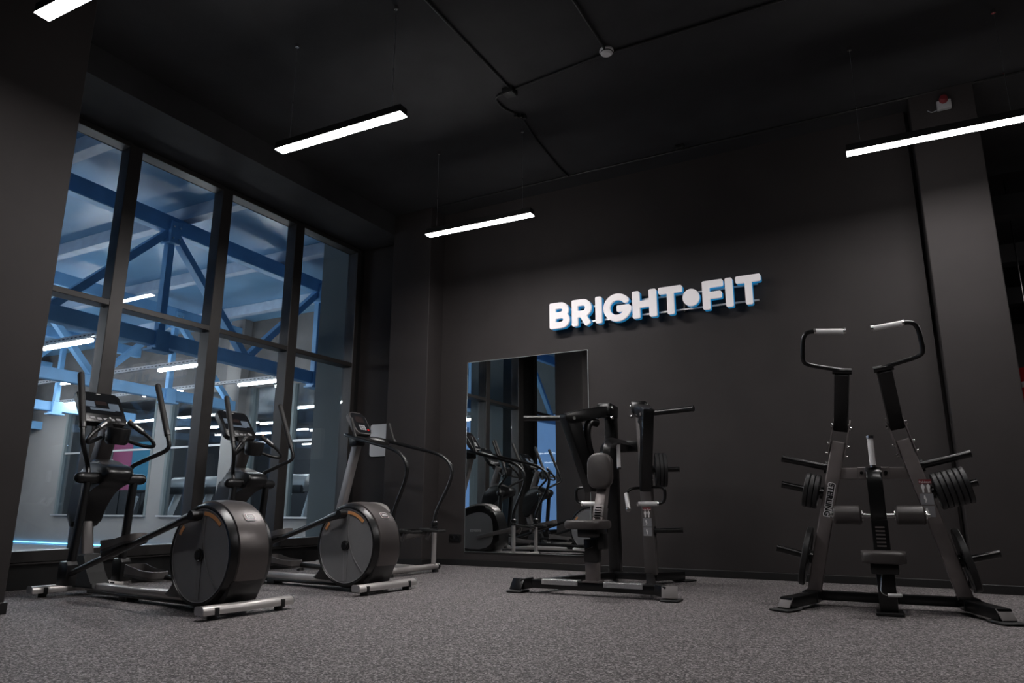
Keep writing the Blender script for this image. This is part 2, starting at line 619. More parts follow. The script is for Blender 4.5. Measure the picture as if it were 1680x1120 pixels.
def arc_d(px, py, cx, cy, rad, a0, a1, hw):
    a = math.degrees(math.atan2(py - cy, px - cx)) % 360
    a0 %= 360
    span = (a1 - a0) % 360 or 360
    if (a - a0) % 360 <= span:
        return abs(math.hypot(px - cx, py - cy) - rad) - hw
    e = []
    for t in (a0, a1):
        e.append(math.hypot(px - cx - rad * math.cos(R(t)), py - cy - rad * math.sin(R(t))))
    return min(e) - hw * 0.98


HW = 0.120   # half stroke for cap height 1
RC = 0.055


def glyph(ch):
    h = HW
    S = []
    def st(ax, ay, bx, by, r=RC): S.append(lambda x, y: box_seg(x, y, ax, ay, bx, by, h, r))
    def ar(cx, cy, rad, a0, a1): S.append(lambda x, y: arc_d(x, y, cx, cy, rad, a0, a1, h))
    if ch == 'I':
        st(h, 0, h, 1); return S, 2 * h
    if ch == 'T':
        st(0, 1 - h, 0.86, 1 - h); st(0.43, 0, 0.43, 1); return S, 0.86
    if ch == 'F':
        st(h, 0, h, 1); st(0, 1 - h, 0.70, 1 - h); st(0, 0.50 - 0.02, 0.64, 0.48); return S, 0.70
    if ch == 'H':
        st(h, 0, h, 1); st(0.80 - h, 0, 0.80 - h, 1); st(h, 0.5, 0.80 - h, 0.5); return S, 0.80
    if ch == 'B':
        st(h, 0, h, 1)
        st(0, 1 - h, 0.46, 1 - h); st(0, 0.5, 0.46, 0.5); st(0, h, 0.48, h)
        ar(0.44, 0.6875, 0.1875, 270, 90); ar(0.47, 0.3125, 0.1875, 270, 90)
        return S, 0.79
    if ch == 'R':
        st(h, 0, h, 1)
        st(0, 1 - h, 0.46, 1 - h); st(0, 0.44, 0.46, 0.44)
        ar(0.45, 0.6575, 0.2175, 270, 90)
        S.append(lambda x, y: box_seg(x, y, 0.40, 0.46, 0.655, 0.015, h, RC))
        return S, 0.80
    if ch == 'G':
        ar(0.52, 0.5, 0.395, 40, 352); st(0.50, 0.45, 0.98, 0.45, 0.05)
        return S, 1.02
    if ch == '.':
        S.append(lambda x, y: math.hypot(x - 0.30, y - 0.5) - 0.30); return S, 0.60


def contours(S, wd, step=0.02, pad=0.07):
    nx = int((wd + 2 * pad) / step) + 2
    ny = int((1 + 2 * pad) / step) + 2
    F = [[min(f(-pad + i * step, -pad + j * step) for f in S) for j in range(ny)] for i in range(nx)]
    segs = {}
    def pt(i, j, i2, j2):
        a, c = F[i][j], F[i2][j2]
        t = a / (a - c)
        return (-pad + (i + (i2 - i) * t) * step, -pad + (j + (j2 - j) * t) * step)
    def key(i, j, i2, j2): return (i, j, i2, j2)
    P = {}
    adj = {}
    for i in range(nx - 1):
        for j in range(ny - 1):
            c = [(i, j), (i + 1, j), (i + 1, j + 1), (i, j + 1)]
            cr = []
            for k in range(4):
                a, d = c[k], c[(k + 1) % 4]
                if (F[a[0]][a[1]] < 0) != (F[d[0]][d[1]] < 0):
                    kk = tuple(sorted((a, d)))
                    P[kk] = pt(*kk[0], *kk[1])
                    cr.append(kk)
            if len(cr) == 2:
                pr = [(cr[0], cr[1])]
            elif len(cr) == 4:
                pr = [(cr[0], cr[3]), (cr[1], cr[2])]
            else:
                pr = []
            for a, d in pr:
                adj.setdefault(a, []).append(d)
                adj.setdefault(d, []).append(a)
    loops = []
    seen = set()
    for s0 in adj:
        if s0 in seen:
            continue
        lp_, cur, prev = [], s0, None
        while cur not in seen:
            seen.add(cur)
            lp_.append(P[cur])
            nxt = [q for q in adj[cur] if q != prev and q not in seen]
            if not nxt:
                break
            prev, cur = cur, nxt[0]
        if len(lp_) > 6:
            loops.append(lp_)
    return loops


def letter_mesh(ch, size, depth):
    S, wd = glyph(ch)
    cu = bpy.data.curves.new('letter', 'CURVE')
    cu.dimensions = '2D'
    cu.fill_mode = 'BOTH'
    cu.extrude = 0.5
    for lp_ in contours(S, wd):
        sp = cu.splines.new('POLY')
        sp.points.add(len(lp_) - 1)
        for k, p in enumerate(lp_):
            sp.points[k].co = (p[0] * size, p[1] * size, 0, 1)
        sp.use_cyclic_u = True
    t = bpy.data.objects.new('letter', cu)
    COL.objects.link(t)
    dg = bpy.context.evaluated_depsgraph_get()
    me = bpy.data.meshes.new_from_object(t.evaluated_get(dg))
    bpy.data.objects.remove(t)
    me.materials.clear()
    me2 = me.copy()
    me.transform(Matrix.Diagonal((1, 1, depth, 1)))
    me2.transform(Matrix.Diagonal((1, 1, 0.055, 1)))
    finish(me, 'face', 40)
    finish(me2, 'side', 40)
    return me, wd * size, me2


SH = 0.303
sign = thing('wall_sign', 'white raised letter sign with blue glowing sides on charcoal wall', 'sign', (0, BY - 0.10, 2.637))
cache = {}
for ch, xa, xb in (('B', -3.391, -3.142), ('R', -3.114, -2.874), ('I', -2.828, -2.756), ('G', -2.734, -2.417), ('H', -2.399, -2.132), ('T', -2.107, -1.853),
                   ('.', -1.848, -1.676), ('F', -1.642, -1.430), ('I', -1.409, -1.337), ('T', -1.303, -1.060)):
    if ch not in cache:
        cache[ch] = letter_mesh(ch, SH, 0.030)
    o = bpy.data.objects.new('dot' if ch == '.' else 'letter', cache[ch][0])
    COL.objects.link(o)
    o.parent = sign
    o.location = (xa, -0.03, 0)
    o.rotation_euler = (R(90), 0, 0)
    o.scale = ((xb - xa) / cache[ch][1], 1, 1)
    h = bpy.data.objects.new('blue_backing', cache[ch][2])
    COL.objects.link(h)
    h.parent = o
    h.location = (0, 0, -0.043)
for z in (0.055, 0.225):
    b = B(); box(b, (-2.23, 0.052, z), (2.26, 0.018, 0.020), bev=0.002, seg=1); obj('mounting_rail', b, 'silver', sign)
for xx in (-3.13, -2.41, -1.86, -1.42):
    b = B(); box(b, (xx, 0.081, 0.14), (0.02, 0.038, 0.21)); obj('wall_bracket', b, 'black', sign)

# ------------------------------------------------------------------ elliptical trainers (local x = forward, +y = side towards the camera)
def ring_arc(bm, c, r0, r1, a0, a1, y, t=0.003, n=14):
    """flat arc in the xz plane at depth y"""
    pts = [(c[0] + r1 * math.cos(R(a0 + (a1 - a0) * k / n)), c[1] + r1 * math.sin(R(a0 + (a1 - a0) * k / n))) for k in range(n + 1)]
    pts += [(c[0] + r0 * math.cos(R(a1 + (a0 - a1) * k / n)), c[1] + r0 * math.sin(R(a1 + (a0 - a1) * k / n))) for k in range(n + 1)]
    mx = SIDE.copy()
    mx.translation = V((0, y, 0))
    return prism(bm, pts, t, mx)


def logo(parent, o, xdir, ydir, wd=0.082, name='logo_badge'):
    mx = basis(o, xdir, ydir)
    ht = wd * 0.72
    b = B(); prism(b, rrect(wd, ht, wd * 0.17), 0.003, mx); lg = obj(name, b, 'ink', parent)
    b = B(); prism(b, rrect(wd * 0.88, ht * 0.83, wd * 0.13), 0.0042, mx); obj('badge_field', b, 'dred', lg)
    b = B(); prism(b, rrect(wd * 0.80, ht * 0.74, wd * 0.11), 0.0050, mx); obj('badge_inner', b, 'plastic', lg)
    b = B()
    u = wd / 10.0
    for cx, cy, w_, h_ in ((-2.45, -0.35, 0.95, 2.6), (-2.45, 1.75, 0.95, 0.8), (-0.75, -0.1, 0.95, 3.1), (1.1, 1.0, 3.3, 0.9), (0.95, -0.35, 0.8, 2.6), (2.55, -0.35, 0.95, 2.6)):
        box(b, mx @ V((cx * u, cy * u, 0.0015)), (w_ * u, h_ * u, 0.004), mx.to_3x3())
    obj('badge_letters', b, 'ink', lg)
    return lg


def cap_bar(y0, y1, xc, zc, wd, ht):
    """stabiliser bar with rounded top"""
    b = B()
    prof = [(-wd / 2, -ht / 2), (wd / 2, -ht / 2), (wd / 2, -ht * 0.1)]
    for k in range(7):
        a = R(20 + 140 * k / 6)
        prof.append((wd / 2 * math.cos(a) * 0.98, -ht * 0.05 + ht * 0.55 * math.sin(a)))
    prof.append((-wd / 2, -ht * 0.1))
    mx = basis((xc, (y0 + y1) / 2, zc), (1, 0, 0), (0, 0, 1))
    prism(b, prof, abs(y1 - y0), mx, bev=0.003)
    return b


def pedal(parent, c, ang, y, name='pedal'):
    rot = Matrix.Rotation(R(ang), 4, 'Y')
    shape = smooth_poly([(-.19, -.055), (-.10, -.085), (.05, -.07), (.17, -.085), (.20, -.05), (.20, .05), (.17, .085), (.05, .07), (-.10, .085), (-.19, .055)], 2)
    inner = [(p[0] * 0.95, p[1] * 0.90) for p in shape]
    T = Matrix.Translation(V((c[0], y, c[1]))) @ rot
    b = B(); prism(b, shape, 0.02, T @ Matrix.Translation((0, 0, -0.02)), bev=0.004); p = obj(name, b, 'rubber', parent)
    b = B()
    n = len(shape)
    rows = []
    for poly, z in ((shape, -0.03), (shape, 0.030), (inner, 0.032), (inner, -0.01)):
        rows.append([b.verts.new(T @ V((q[0], q[1], z + (0.022 * min(1.0, max(0.0, (q[0] + 0.05) / 0.2)) ** 1.5 if z > 0 else 0)))) for q in poly])
    for i in range(3):
        for k_ in range(n):
            b.faces.new((rows[i][k_], rows[i][(k_ + 1) % n], rows[i + 1][(k_ + 1) % n], rows[i + 1][k_]))
    obj('pedal_rim', b, 'mast', p, ang=50)
    return p


def make_elliptical():
    r = thing('elliptical_trainer', 'x', 'elliptical trainer')
    # wheel housing
    CX, CZ, RAD = 0.27, 0.352, 0.286
    mxh = basis((CX, 0, CZ), (1, 0, 0), (0, 0, 1))      # local z -> -y
    b = B()
    prof = [(0, -.150), (RAD + .004, -.150), (RAD + .010, -.160), (RAD + .022, -.158), (.325, -.12), (.334, -.06), (.336, 0), (.334, .06), (.325, .12), (RAD + .022, .158), (RAD + .010, .160), (RAD + .004, .150), (0, .150)]
    lathe(b, prof, 64, mxh)
    hs = obj('wheel_housing', b, 'plastic', r, ang=40)
    b = B()
    prism(b, [(0.035, .07), (.62, .075), (.66, .09), (.56, .17), (.40, .26), (.05, .26), (-.025, .20), (0.0, .13)], 0.25, SIDE, bev=0.02)
    obj('lower_cover', b, 'plastic', hs)
    # satin crown panel over top and rear
    b = B()
    lathe(b, [(.326, -.112), (.3375, -.108), (.3415, -.06), (.3435, 0), (.3415, .06), (.3375, .108), (.326, .112)], 40, mxh, R(76), R(206))
    obj('crown_panel', b, 'satin', hs, ang=50)
    a = R(137)
    n_ = V((math.cos(a), 0, math.sin(a)))
    t_ = V((math.sin(a), 0, -math.cos(a)))
    logo(hs, V((CX, -0.005, CZ)) + n_ * 0.3445, (0, -1, 0), t_)
    for s in (1, -1):
        b = B(); lathe(b, [(0, .1515), (RAD - .002, .1515), (RAD, .154), (RAD + .0035, .1555), (RAD + .0035, .150)], 56, mxh if s < 0 else basis((CX, 0, CZ), (-1, 0, 0), (0, 0, 1)))
        d = obj('side_disc', b, 'disc', hs)
        y = s * 0.154
        b = B(); lathe(b, [(RAD - .004, .1535), (RAD - .003, .156), (RAD + .002, .156), (RAD + .003, .1535)], 56, mxh if s < 0 else basis((CX, 0, CZ), (-1, 0, 0), (0, 0, 1))); obj('disc_edge', b, 'discline', d)
        b = B(); ring_arc(b, (CX, CZ), .246, .270, 92, 134, y); obj('orange_arc', b, 'orange', d)
        b = B(); ring_arc(b, (CX, CZ), .246, .270, 28, 42, y); obj('orange_arc', b, 'orange', d)
        # crank spoke panel and pale curve
        zs = 1 if s > 0 else -1
        mx = SIDE.copy(); mx.translation = V((0, y, 0))
        b = B(); prism(b, [(CX - .028, CZ - zs * .27), (CX + .030, CZ - zs * .27), (CX + .040, CZ + zs * .24), (CX - .018, CZ + zs * .24)], 0.004, mx); obj('spoke_panel', b, 'disc', d)
        b = B(); tube(b, [(CX - .018 - .01 * zs, y + s * .002, CZ + zs * .24), (CX - .022, y + s * .002, CZ + .12 * zs), (CX - .045, y + s * .002, CZ), (CX - .10, y + s * .002, CZ - .10 * zs), (CX - .19, y + s * .002, CZ - .19 * zs)], 0.0028, 6, fil=.06); obj('pale_curve', b, 'discline', d)
        b = B(); tube(b, [(CX + .032, y + s * .002, CZ + zs * .24), (CX + .004, y + s * .002, CZ - zs * .27)], 0.0012, 5); obj('pale_seam', b, 'discline', d)
        b = B()
        mh = basis((CX, y, CZ), (1, 0, 0), (0, 0, 1)) if s < 0 else basis((CX, y, CZ), (-1, 0, 0), (0, 0, 1))
        lathe(b, [(0.041, -.004), (.041, .010), (.036, .014), (.028, .010), (.024, .020), (0, .023)], 28, mh); obj('axle_cap', b, 'plastic', d)
    # crank arms, pedal arms, pedals
    for s, cz, px_, pz, pa in ((1, 0.245, 1.10, 0.405, 13), (-1, -0.235, 1.33, 0.165, -3)):
        cc = V((CX + 0.02, s * 0.19, CZ + cz))
        b = B(); bar(b, (CX, s * .156, CZ), (cc.x, s * .156, cc.z + .01), .004, .045, (0, 0, 1), bev=.001, seg=1); obj('crank_arm', b, 'disc', r)
        b = B()
        lo = V((1.72, s * 0.205, 0.165))
        tube(b, [lo, cc + V((0.14, s * .015, -.038 * (1 if s > 0 else -.1)))], 0.022, 14)
        tube(b, [cc + V((0.15, s * .015, -.04 * (1 if s > 0 else -.1))), cc + V((0.05, s * .015, -.012 * (1 if s > 0 else 0))), cc + V((-0.025, s * .015, 0))], 0.026, 14, r2=0.036)
        pa_o = obj('pedal_arm', b, 'plastic', r)
        b = B(); cyl(b, cc + V((-.01, -s * .02, 0)), cc + V((-.01, s * .055, 0)), .030, 20); obj('crank_joint', b, 'plastic', pa_o)
        p = pedal(r, (px_, pz), pa, s * 0.165)
        b = B(); bar(b, (px_ - .12, s * .19, pz - .03 + (.03 if s > 0 else .0)), (px_ + .16, s * .19, pz - .055 - (.03 if s > 0 else .0)), .10, .04, bev=.01); obj('pedal_bracket', b, 'black', p)
    # base
    b = B(); box(b, (1.06, 0, 0.068), (1.45, 0.085, 0.055), bev=0.012); obj('base_rail', b, 'silver', r)
    b = B(); box(b, (1.06, 0, 0.036), (1.30, 0.12, 0.02), bev=0.005); obj('base_skirt', b, 'plastic', r)
    b = B(); box(b, (1.22, 0.02, 0.018), (0.09, 0.10, 0.036), bev=0.006); obj('leveling_foot', b, 'rubber', r)
    for x_, hw_, nm in ((-0.035, 0.335, 'rear_stabilizer'), (1.955, 0.335, 'front_stabilizer')):
        st = obj(nm, cap_bar(-hw_, hw_, x_, 0.057, 0.085, 0.052), 'silver', r)
        for s in (-1, 1):
            b = B(); prism(b, rrect(0.082, 0.05, 0.018), 0.006, basis((x_, s * (hw_ + .002), 0.058), (1, 0, 0), (0, 0, 1))); obj('end_cap', b, 'discline', st)
            b = B(); box(b, (x_, s * (hw_ - .09), 0.045), (0.095, 0.03, 0.05), bev=.004); cyl(b, (x_, s * (hw_ - .09), 0), (x_, s * (hw_ - .09), 0.03), 0.028, 16); obj('rubber_foot', b, 'rubber', st)
    # front base block and mast
    b = B(); prism(b, [(1.62, .06), (2.0, .06), (2.0, .10), (1.93, .20), (1.90, .30), (1.79, .30), (1.74, .17), (1.64, .10)], 0.135, SIDE, bev=0.012); obj('base_block', b, 'rubber', r, ang=15)
    b = B(); bar(b, (1.85, 0, .10), (1.985, 0, .56), .095, .095, (1, 0, 0), bev=.02, seg=3); obj('lower_mast', b, 'mast', r)
    b = B()
    prof = [(1.53, .905), (1.60, .955), (1.75, .985), (1.93, .96), (2.005, .88), (2.05, .70), (2.055, .49), (1.945, .49), (1.92, .57), (1.86, .68), (1.75, .78), (1.57, .838)]
    prism(b, smooth_poly(prof, 2), 0.205, SIDE, bev=0.035); obj('mast_shroud', b, 'plastic', r, ang=45)
    b = B(); prism(b, smooth_poly([(1.59, .935), (1.68, .97), (1.80, 1.025), (1.92, .985), (1.94, .93), (1.7, .93)], 2), 0.17, SIDE, bev=0.03); obj('shroud_cap', b, 'mast', r, ang=45)
    b = B(); bar(b, (1.90, 0, .94), (1.79, 0, 1.26), .115, .09, (1, 0, 0), bev=.012); obj('upper_mast', b, 'mast', r)
    b = B(); bar(b, (1.775, 0, 1.16), (1.96, 0, 1.38), .11, .07, (1, 0, 0), bev=.015); obj('console_neck', b, 'plastic', r)
    # cup holder drum
    b = B()
    mx = Matrix.Translation((1.675, 0, 1.125)) @ Matrix.Rotation(R(-8), 4, 'Y') @ Matrix.Diagonal((0.85, 0.92, 1.08, 1))
    lathe(b, [(0, 0), (.075, 0), (.092, .02), (.098, .11), (.094, .118), (.088, .115), (.084, .06), (0, .055)], 32, mx); obj('cup_holder', b, 'plastic', r)
    # console
    cb, ct = V((1.865, 0, 1.285)), V((2.065, 0, 1.545))
    ydir = (ct - cb).normalized()
    mx = basis((cb + ct) / 2, (0, -1, 0), ydir)
    H = (ct - cb).length
    b = B(); prism(b, rrect(0.345, H, 0.035), 0.05, mx, bev=0.008); cs = obj('console', b, 'plastic', r)
    b = B(); prism(b, rrect(0.30, H * 0.66, 0.012), 0.004, mx @ Matrix.Translation((0, H * 0.11, 0.0255))); obj('screen', b, 'screen', cs)
    for q, (cx, cy, w_, h_) in enumerate(((-.095, .03, .085, .06), (.10, .015, .085, .075), (0, -.022, .20, .022), (0, .045, .09, .04))):
        b = B(); prism(b, rrect(w_, h_, .004), 0.003, mx @ Matrix.Translation((cx, cy, 0.0285))); obj('display', b, 'lcd' if q != 3 else 'lcdoff', cs)
    for q in range(5):
        b = B(); prism(b, rrect(.036, .022, .004), 0.005, mx @ Matrix.Translation((-.104 + q * .052, -H * .36 - (.008 if 0 < q < 4 else 0), 0.027))); obj('button', b, 'button', cs)
    b = B(); box(b, mx @ V((0, H / 2 - .018, .027)), (.035, .005, .003), mx.to_3x3()); obj('brand_mark', b, 'ink', cs)
    # short fixed handles
    for s in (1, -1):
        pth = [(1.74, s * .09, 1.175), (1.66, s * .20, 1.125), (1.585, s * .275, 1.115), (1.60, s * .235, 1.185), (1.665, s * .085, 1.30)]
        b = B(); tube(b, pth, 0.0145, 12, fil=.07); h = obj('fixed_handle', b, 'plastic', r)
        p0, p1 = V(pth[3]), V(pth[4])
        b = B(); tube(b, [p0 + (p1 - p0) * .35, p1], .020, 14, dome=True); obj('grip', b, 'grip', h)
        b = B(); tube(b, [p0 + (p1 - p0) * .42 + V((-.004, 0, .006)), p0 + (p1 - p0) * .78 + V((-.004, 0, .006))], .018, 10); obj('pulse_sensor', b, 'bolt', h)
        b = B(); cyl(b, p1 + V((.0, 0, .012)), p1 + V((-.012, -s * .004, .022)), .008, 12); obj('handle_button', b, 'orange' if s < 0 else 'ink', h)
    # moving arms
    for s in (1, -1):
        b = B(); cyl(b, (1.675, s * .09, .862), (1.675, s * .225, .862), .042, 24); tube(b, [(1.675, s * .22, .862), (1.675, s * .235, .862)], .042, 24, dome=True); j = obj('arm_pivot', b, 'plastic', r)
        b = B(); cyl(b, (1.675, s * .120, .862), (1.675, s * .128, .862), .044, 24); obj('pivot_seam', b, 'black', j)
        top = V((1.715, s * .312, 1.632)); gb = V((1.54, s * .335, 1.222))
        b = B(); tube(b, [(1.675, s * .175, .86), (1.735, s * .160, .955), (1.495, s * .345, 1.105), gb, gb + (top - gb) * .3], 0.0175, 14, fil=.06); ar = obj('moving_arm', b, 'plastic', r)
        b = B(); tube(b, [gb, top], .0225, 16, r2=.024, dome=True); g = obj('grip', b, 'grip', ar)
        b = B(); cyl(b, gb - (top - gb) * .015, gb + (top - gb) * .07, .0245, 16); objs('grip_collar', b, 'plastic', g)
        b = B(); bar(b, (1.675, s * .18, .86), (1.73, s * .19, .17), .05, .062, (1, 0, 0), bev=.018, seg=3); obj('lower_arm', b, 'plastic', r)
        b = B(); prism(b, [(1.675, .09), (1.80, .09), (1.805, .235), (1.785, .26), (1.695, .26), (1.672, .235)], .082, Matrix.Translation((0, s * .20, 0)) @ SIDE, bev=.010); obj('link_cover', b, 'plastic', r)
    return r


e1 = make_elliptical()
e1.location = (-3.72, 3.33, 0)
e1.rotation_euler = (0, 0, R(176.5))
tag(e1, 'black elliptical trainer nearest the camera, its round wheel housing facing left foreground', 'elliptical trainer', 'ellipticals by the window')
e2 = copy_tree(e1)
e2.location = (-3.72, 4.70, 0)
e2.rotation_euler = (0, 0, R(177.0))
tag(e2, 'black elliptical trainer standing between the nearer elliptical and the stepper', 'elliptical trainer', 'ellipticals by the window')


# ------------------------------------------------------------------ stair stepper
def make_stepper():
    r = thing('stair_stepper', 'silver and black stair stepper with long curved handrails before the corner column', 'stepper', (-4.41, 6.05, 0), R(178))
    for s in (1, -1):
        b = B(); tube(b, [(-.0, s * .335, .49), (-.0, s * .345, .60), (-.175, s * .372, .92), (-.185, s * .382, 1.07), (-.045, s * .372, 1.205), (.35, s * .345, 1.30), (.74, s * .295, 1.395), (.80, s * .2, 1.405)], .0195, 14, fil=.16); h = obj('handrail', b, 'plastic', r)
        b = B(); tube(b, [(.50, s * .325, 1.338), (.575, s * .315, 1.36), (.61, s * .305, 1.47), (.645, s * .305, 1.56)], .016, 12, fil=.06, dome=True); obj('front_grip', b, 'grip', h)
        b = B(); lathe(b, [(0, .43), (.034, .43), (.034, .455), (.028, .462), (.038, .475), (.036, .50), (.022, .515), (0, .515)], 24, Matrix.Translation((0, s * .335, 0))); obj('joint_collar', b, 'plastic', r)
        b = B(); cyl(b, (0, s * .335, .06), (0, s * .335, .44), .024, 20); obj('rear_post', b, 'silver', r)
        b = B(); bar(b, (0.05, s * .20, .43), (-.20, s * .20, .415), .14, .03, bev=.008); st = obj('step', b, 'rubber', r)
        for q in range(6):
            b = B(); box(b, (-.17 + q * .04, s * .20, .436), (.012, .13, .008)); obj('step_rib', b, 'black', st)
        b = B(); bar(b, (.0, s * .20, .40), (.62, s * .16, .27), .05, .05, bev=.01); bar(b, (-.04, s * .20, .40), (-.01, s * .20, .33), .03, .03); obj('step_arm', b, 'mast', r)
        b = B(); cyl(b, (-.005, s * .36, 0), (-.005, s * .36, .03), .035, 16); obj('leveling_foot', b, 'rubber', r)
        b = B(); cyl(b, (0, s * .385, .055), (0, s * .415, .055), .033, 18); obj('end_plug', b, 'plastic', r)
    b = B(); cyl(b, (0, -.39, .055), (0, .39, .055), .030, 20); obj('rear_crossbar', b, 'silver', r)
    b = B(); box(b, (.66, 0, .06), (1.30, .09, .06), bev=.012); obj('base_rail', b, 'silver', r)
    b = B(); cyl(b, (1.30, -.30, .05), (1.30, .30, .05), .032, 18); obj('front_crossbar', b, 'silver', r)
    for s in (-1, 1):
        b = B(); cyl(b, (1.30, s * .26, 0), (1.30, s * .26, .03), .035, 16); obj('leveling_foot', b, 'rubber', r)
    b = B(); prism(b, smooth_poly([(.33, .07), (1.00, .07), (1.04, .30), (.99, .50), (.86, .62), (.64, .69), (.46, .665), (.36, .55), (.30, .35)], 2), .26, SIDE, bev=.05); bd = obj('body_shroud', b, 'plastic', r, ang=45)
    for s in (-1, 1):
        b = B(); prism(b, smooth_poly([(.40, .12), (.94, .12), (.97, .30), (.92, .45), (.80, .55), (.62, .60), (.48, .57), (.40, .48)], 2), .006, Matrix.Translation((0, s * .131, 0)) @ SIDE); obj('side_panel', b, 'disc', bd)
        text_mesh('brand_text', 'intenza', .06, 'ink', bd, basis((.66, s * .135, .36), (-s, 0, 0), (0, 0, 1)))
    b = B(); prism(b, smooth_poly([(.36, .58), (.45, .675), (.63, .715), (.84, .65), (.94, .57), (.64, .66)], 2), .20, SIDE, bev=.03); obj('top_cover', b, 'silver', bd, ang=45)
    b = B(); bar(b, (1.05, 0, .50), (.83, 0, 1.33), .078, .085, (1, 0, 0), bev=.012); obj('mast', b, 'alu', r)
    b = B(); bar(b, (.83, 0, 1.30), (.84, 0, 1.40), .14, .12, (1, 0, 0), bev=.02); obj('mast_head', b, 'plastic', r)
    b = B(); prism(b, smooth_poly([(-.22, 0.12), (-.12, .20), (.16, .25), (.20, .1), (.20, -.1), (.16, -.25), (-.12, -.20), (-.22, -.12)], 2), .03, Matrix.Translation((.68, 0, 1.372)) @ Matrix.Rotation(R(-13.5), 4, 'Y'), bev=.008); obj('console_tray', b, 'plastic', r)
    cb, ct = V((.74, 0, 1.415)), V((.90, 0, 1.66))
    mx = basis((cb + ct) / 2, (0, -1, 0), ct - cb)
    H = (ct - cb).length
    b = B(); prism(b, rrect(.25, H, .06), .055, mx, bev=.012); cs = obj('console', b, 'mast', r)
    b = B(); prism(b, rrect(.225, H * .92, .05), .004, mx @ Matrix.Translation((0, 0, .027))); obj('console_face', b, 'screen', cs)
    b = B(); prism(b, rrect(.13, .085, .008), .003, mx @ Matrix.Translation((0, .045, .030))); obj('display', b, 'lcdoff', cs)
    for i in range(3):
        for j in range(3):
            b = B(); prism(b, rrect(.026, .018, .003), .003, mx @ Matrix.Translation((-.035 + i * .033, -.085 + j * .023, .030))); obj('button', b, 'button', cs)
    b = B(); prism(b, rrect(.03, .02, .004), .004, mx @ Matrix.Translation((.075, -.09, .031))); obj('stop_button', b, 'red', cs)
    b = B(); box(b, (.56, -.02, 1.362), (.10, .12, .006), Matrix.Rotation(R(-13.5), 3, 'Y')); obj('tray_label', b, 'ink', r)
    return r


make_stepper()


# ------------------------------------------------------------------ weight plates
def plate_mesh(rad, th):
    b = B()
    lathe(b, [(.026, -th / 2), (.055, -th / 2), (.060, -th * .32), (rad * .80, -th * .32), (rad * .84, -th / 2), (rad * .965, -th / 2), (rad, -th * .36), (rad, th * .36), (rad * .965, th / 2), (rad * .84, th / 2), (rad * .80, th * .32), (.060, th * .32), (.055, th / 2), (.026, th / 2), (.026, -th / 2)], 44)
    bmesh.ops.recalc_face_normals(b, faces=b.faces)
    me = bpy.data.meshes.new('weight_plate')
    b.to_mesh(me)
    b.free()
    finish(me, 'plate')
    return me


P_SMALL = plate_mesh(.122, .030)
P_ROW = plate_mesh(.150, .032)
P_BIG = plate_mesh(.203, .040)


def put_plate(me, p, axis, label, group):
    o = bpy.data.objects.new('weight_plate', me)
    COL.objects.link(o)
    o.location = p
    o.rotation_mode = 'QUATERNION'
    o.rotation_quaternion = V(axis).to_track_quat('Z', 'Y')
    tag(o, label, 'weight plate', group)
    return o


def horn(bm, p0, p1, r=.0245):
    tube(bm, [p0, p1], r, 18)
    d = (V(p1) - V(p0)).normalized()
    tube(bm, [V(p1), V(p1) + d * .012], r * 1.06, 18)
    tube(bm, [V(p0), V(p0) + d * .02], r * 1.8, 18)


def sticker(parent, mx, word):
    """instruction decal: red title strip, two body figures, two grey exercise panels; mx maps decal plane to the post face"""
    b = B(); prism(b, rrect(.075, .026, .002), .0012, mx @ Matrix.Translation((0, .128, 0))); st = obj('title_strip', b, 'dred', parent)
    text_mesh('title_text', word, .019, 'ink', st, mx @ Matrix.Translation((0, .124, .001)), .0004)
    for s in (-1, 1):
        b = B()
        T = mx @ Matrix.Translation((s * .016, .083, 0))
        prism(b, [(-.004, .030), (.004, .030), (.005, .022), (.011, .018), (.010, .0), (.006, -.004), (.005, -.028), (-.005, -.028), (-.006, -.004), (-.010, .0), (-.011, .018), (-.005, .022)], .0012, T); obj('body_figure', b, 'ink', parent)
    for i, cy in enumerate((.012, -.068)):
        b = B(); prism(b, rrect(.078, .072, .003), .0012, mx @ Matrix.Translation((0, cy, 0))); pn = obj('exercise_panel', b, 'panel', parent)
        b = B()
        T = mx @ Matrix.Translation((-.012 + .004 * i, cy, .0008))
        prism(b, [(-.004, .024), (.004, .024), (.006, .010), (.012, -.004), (.006, -.022), (.0, -.022), (.003, -.006), (-.006, .004)], .0008, T); obj('exercise_figure', b, 'ink', pn)


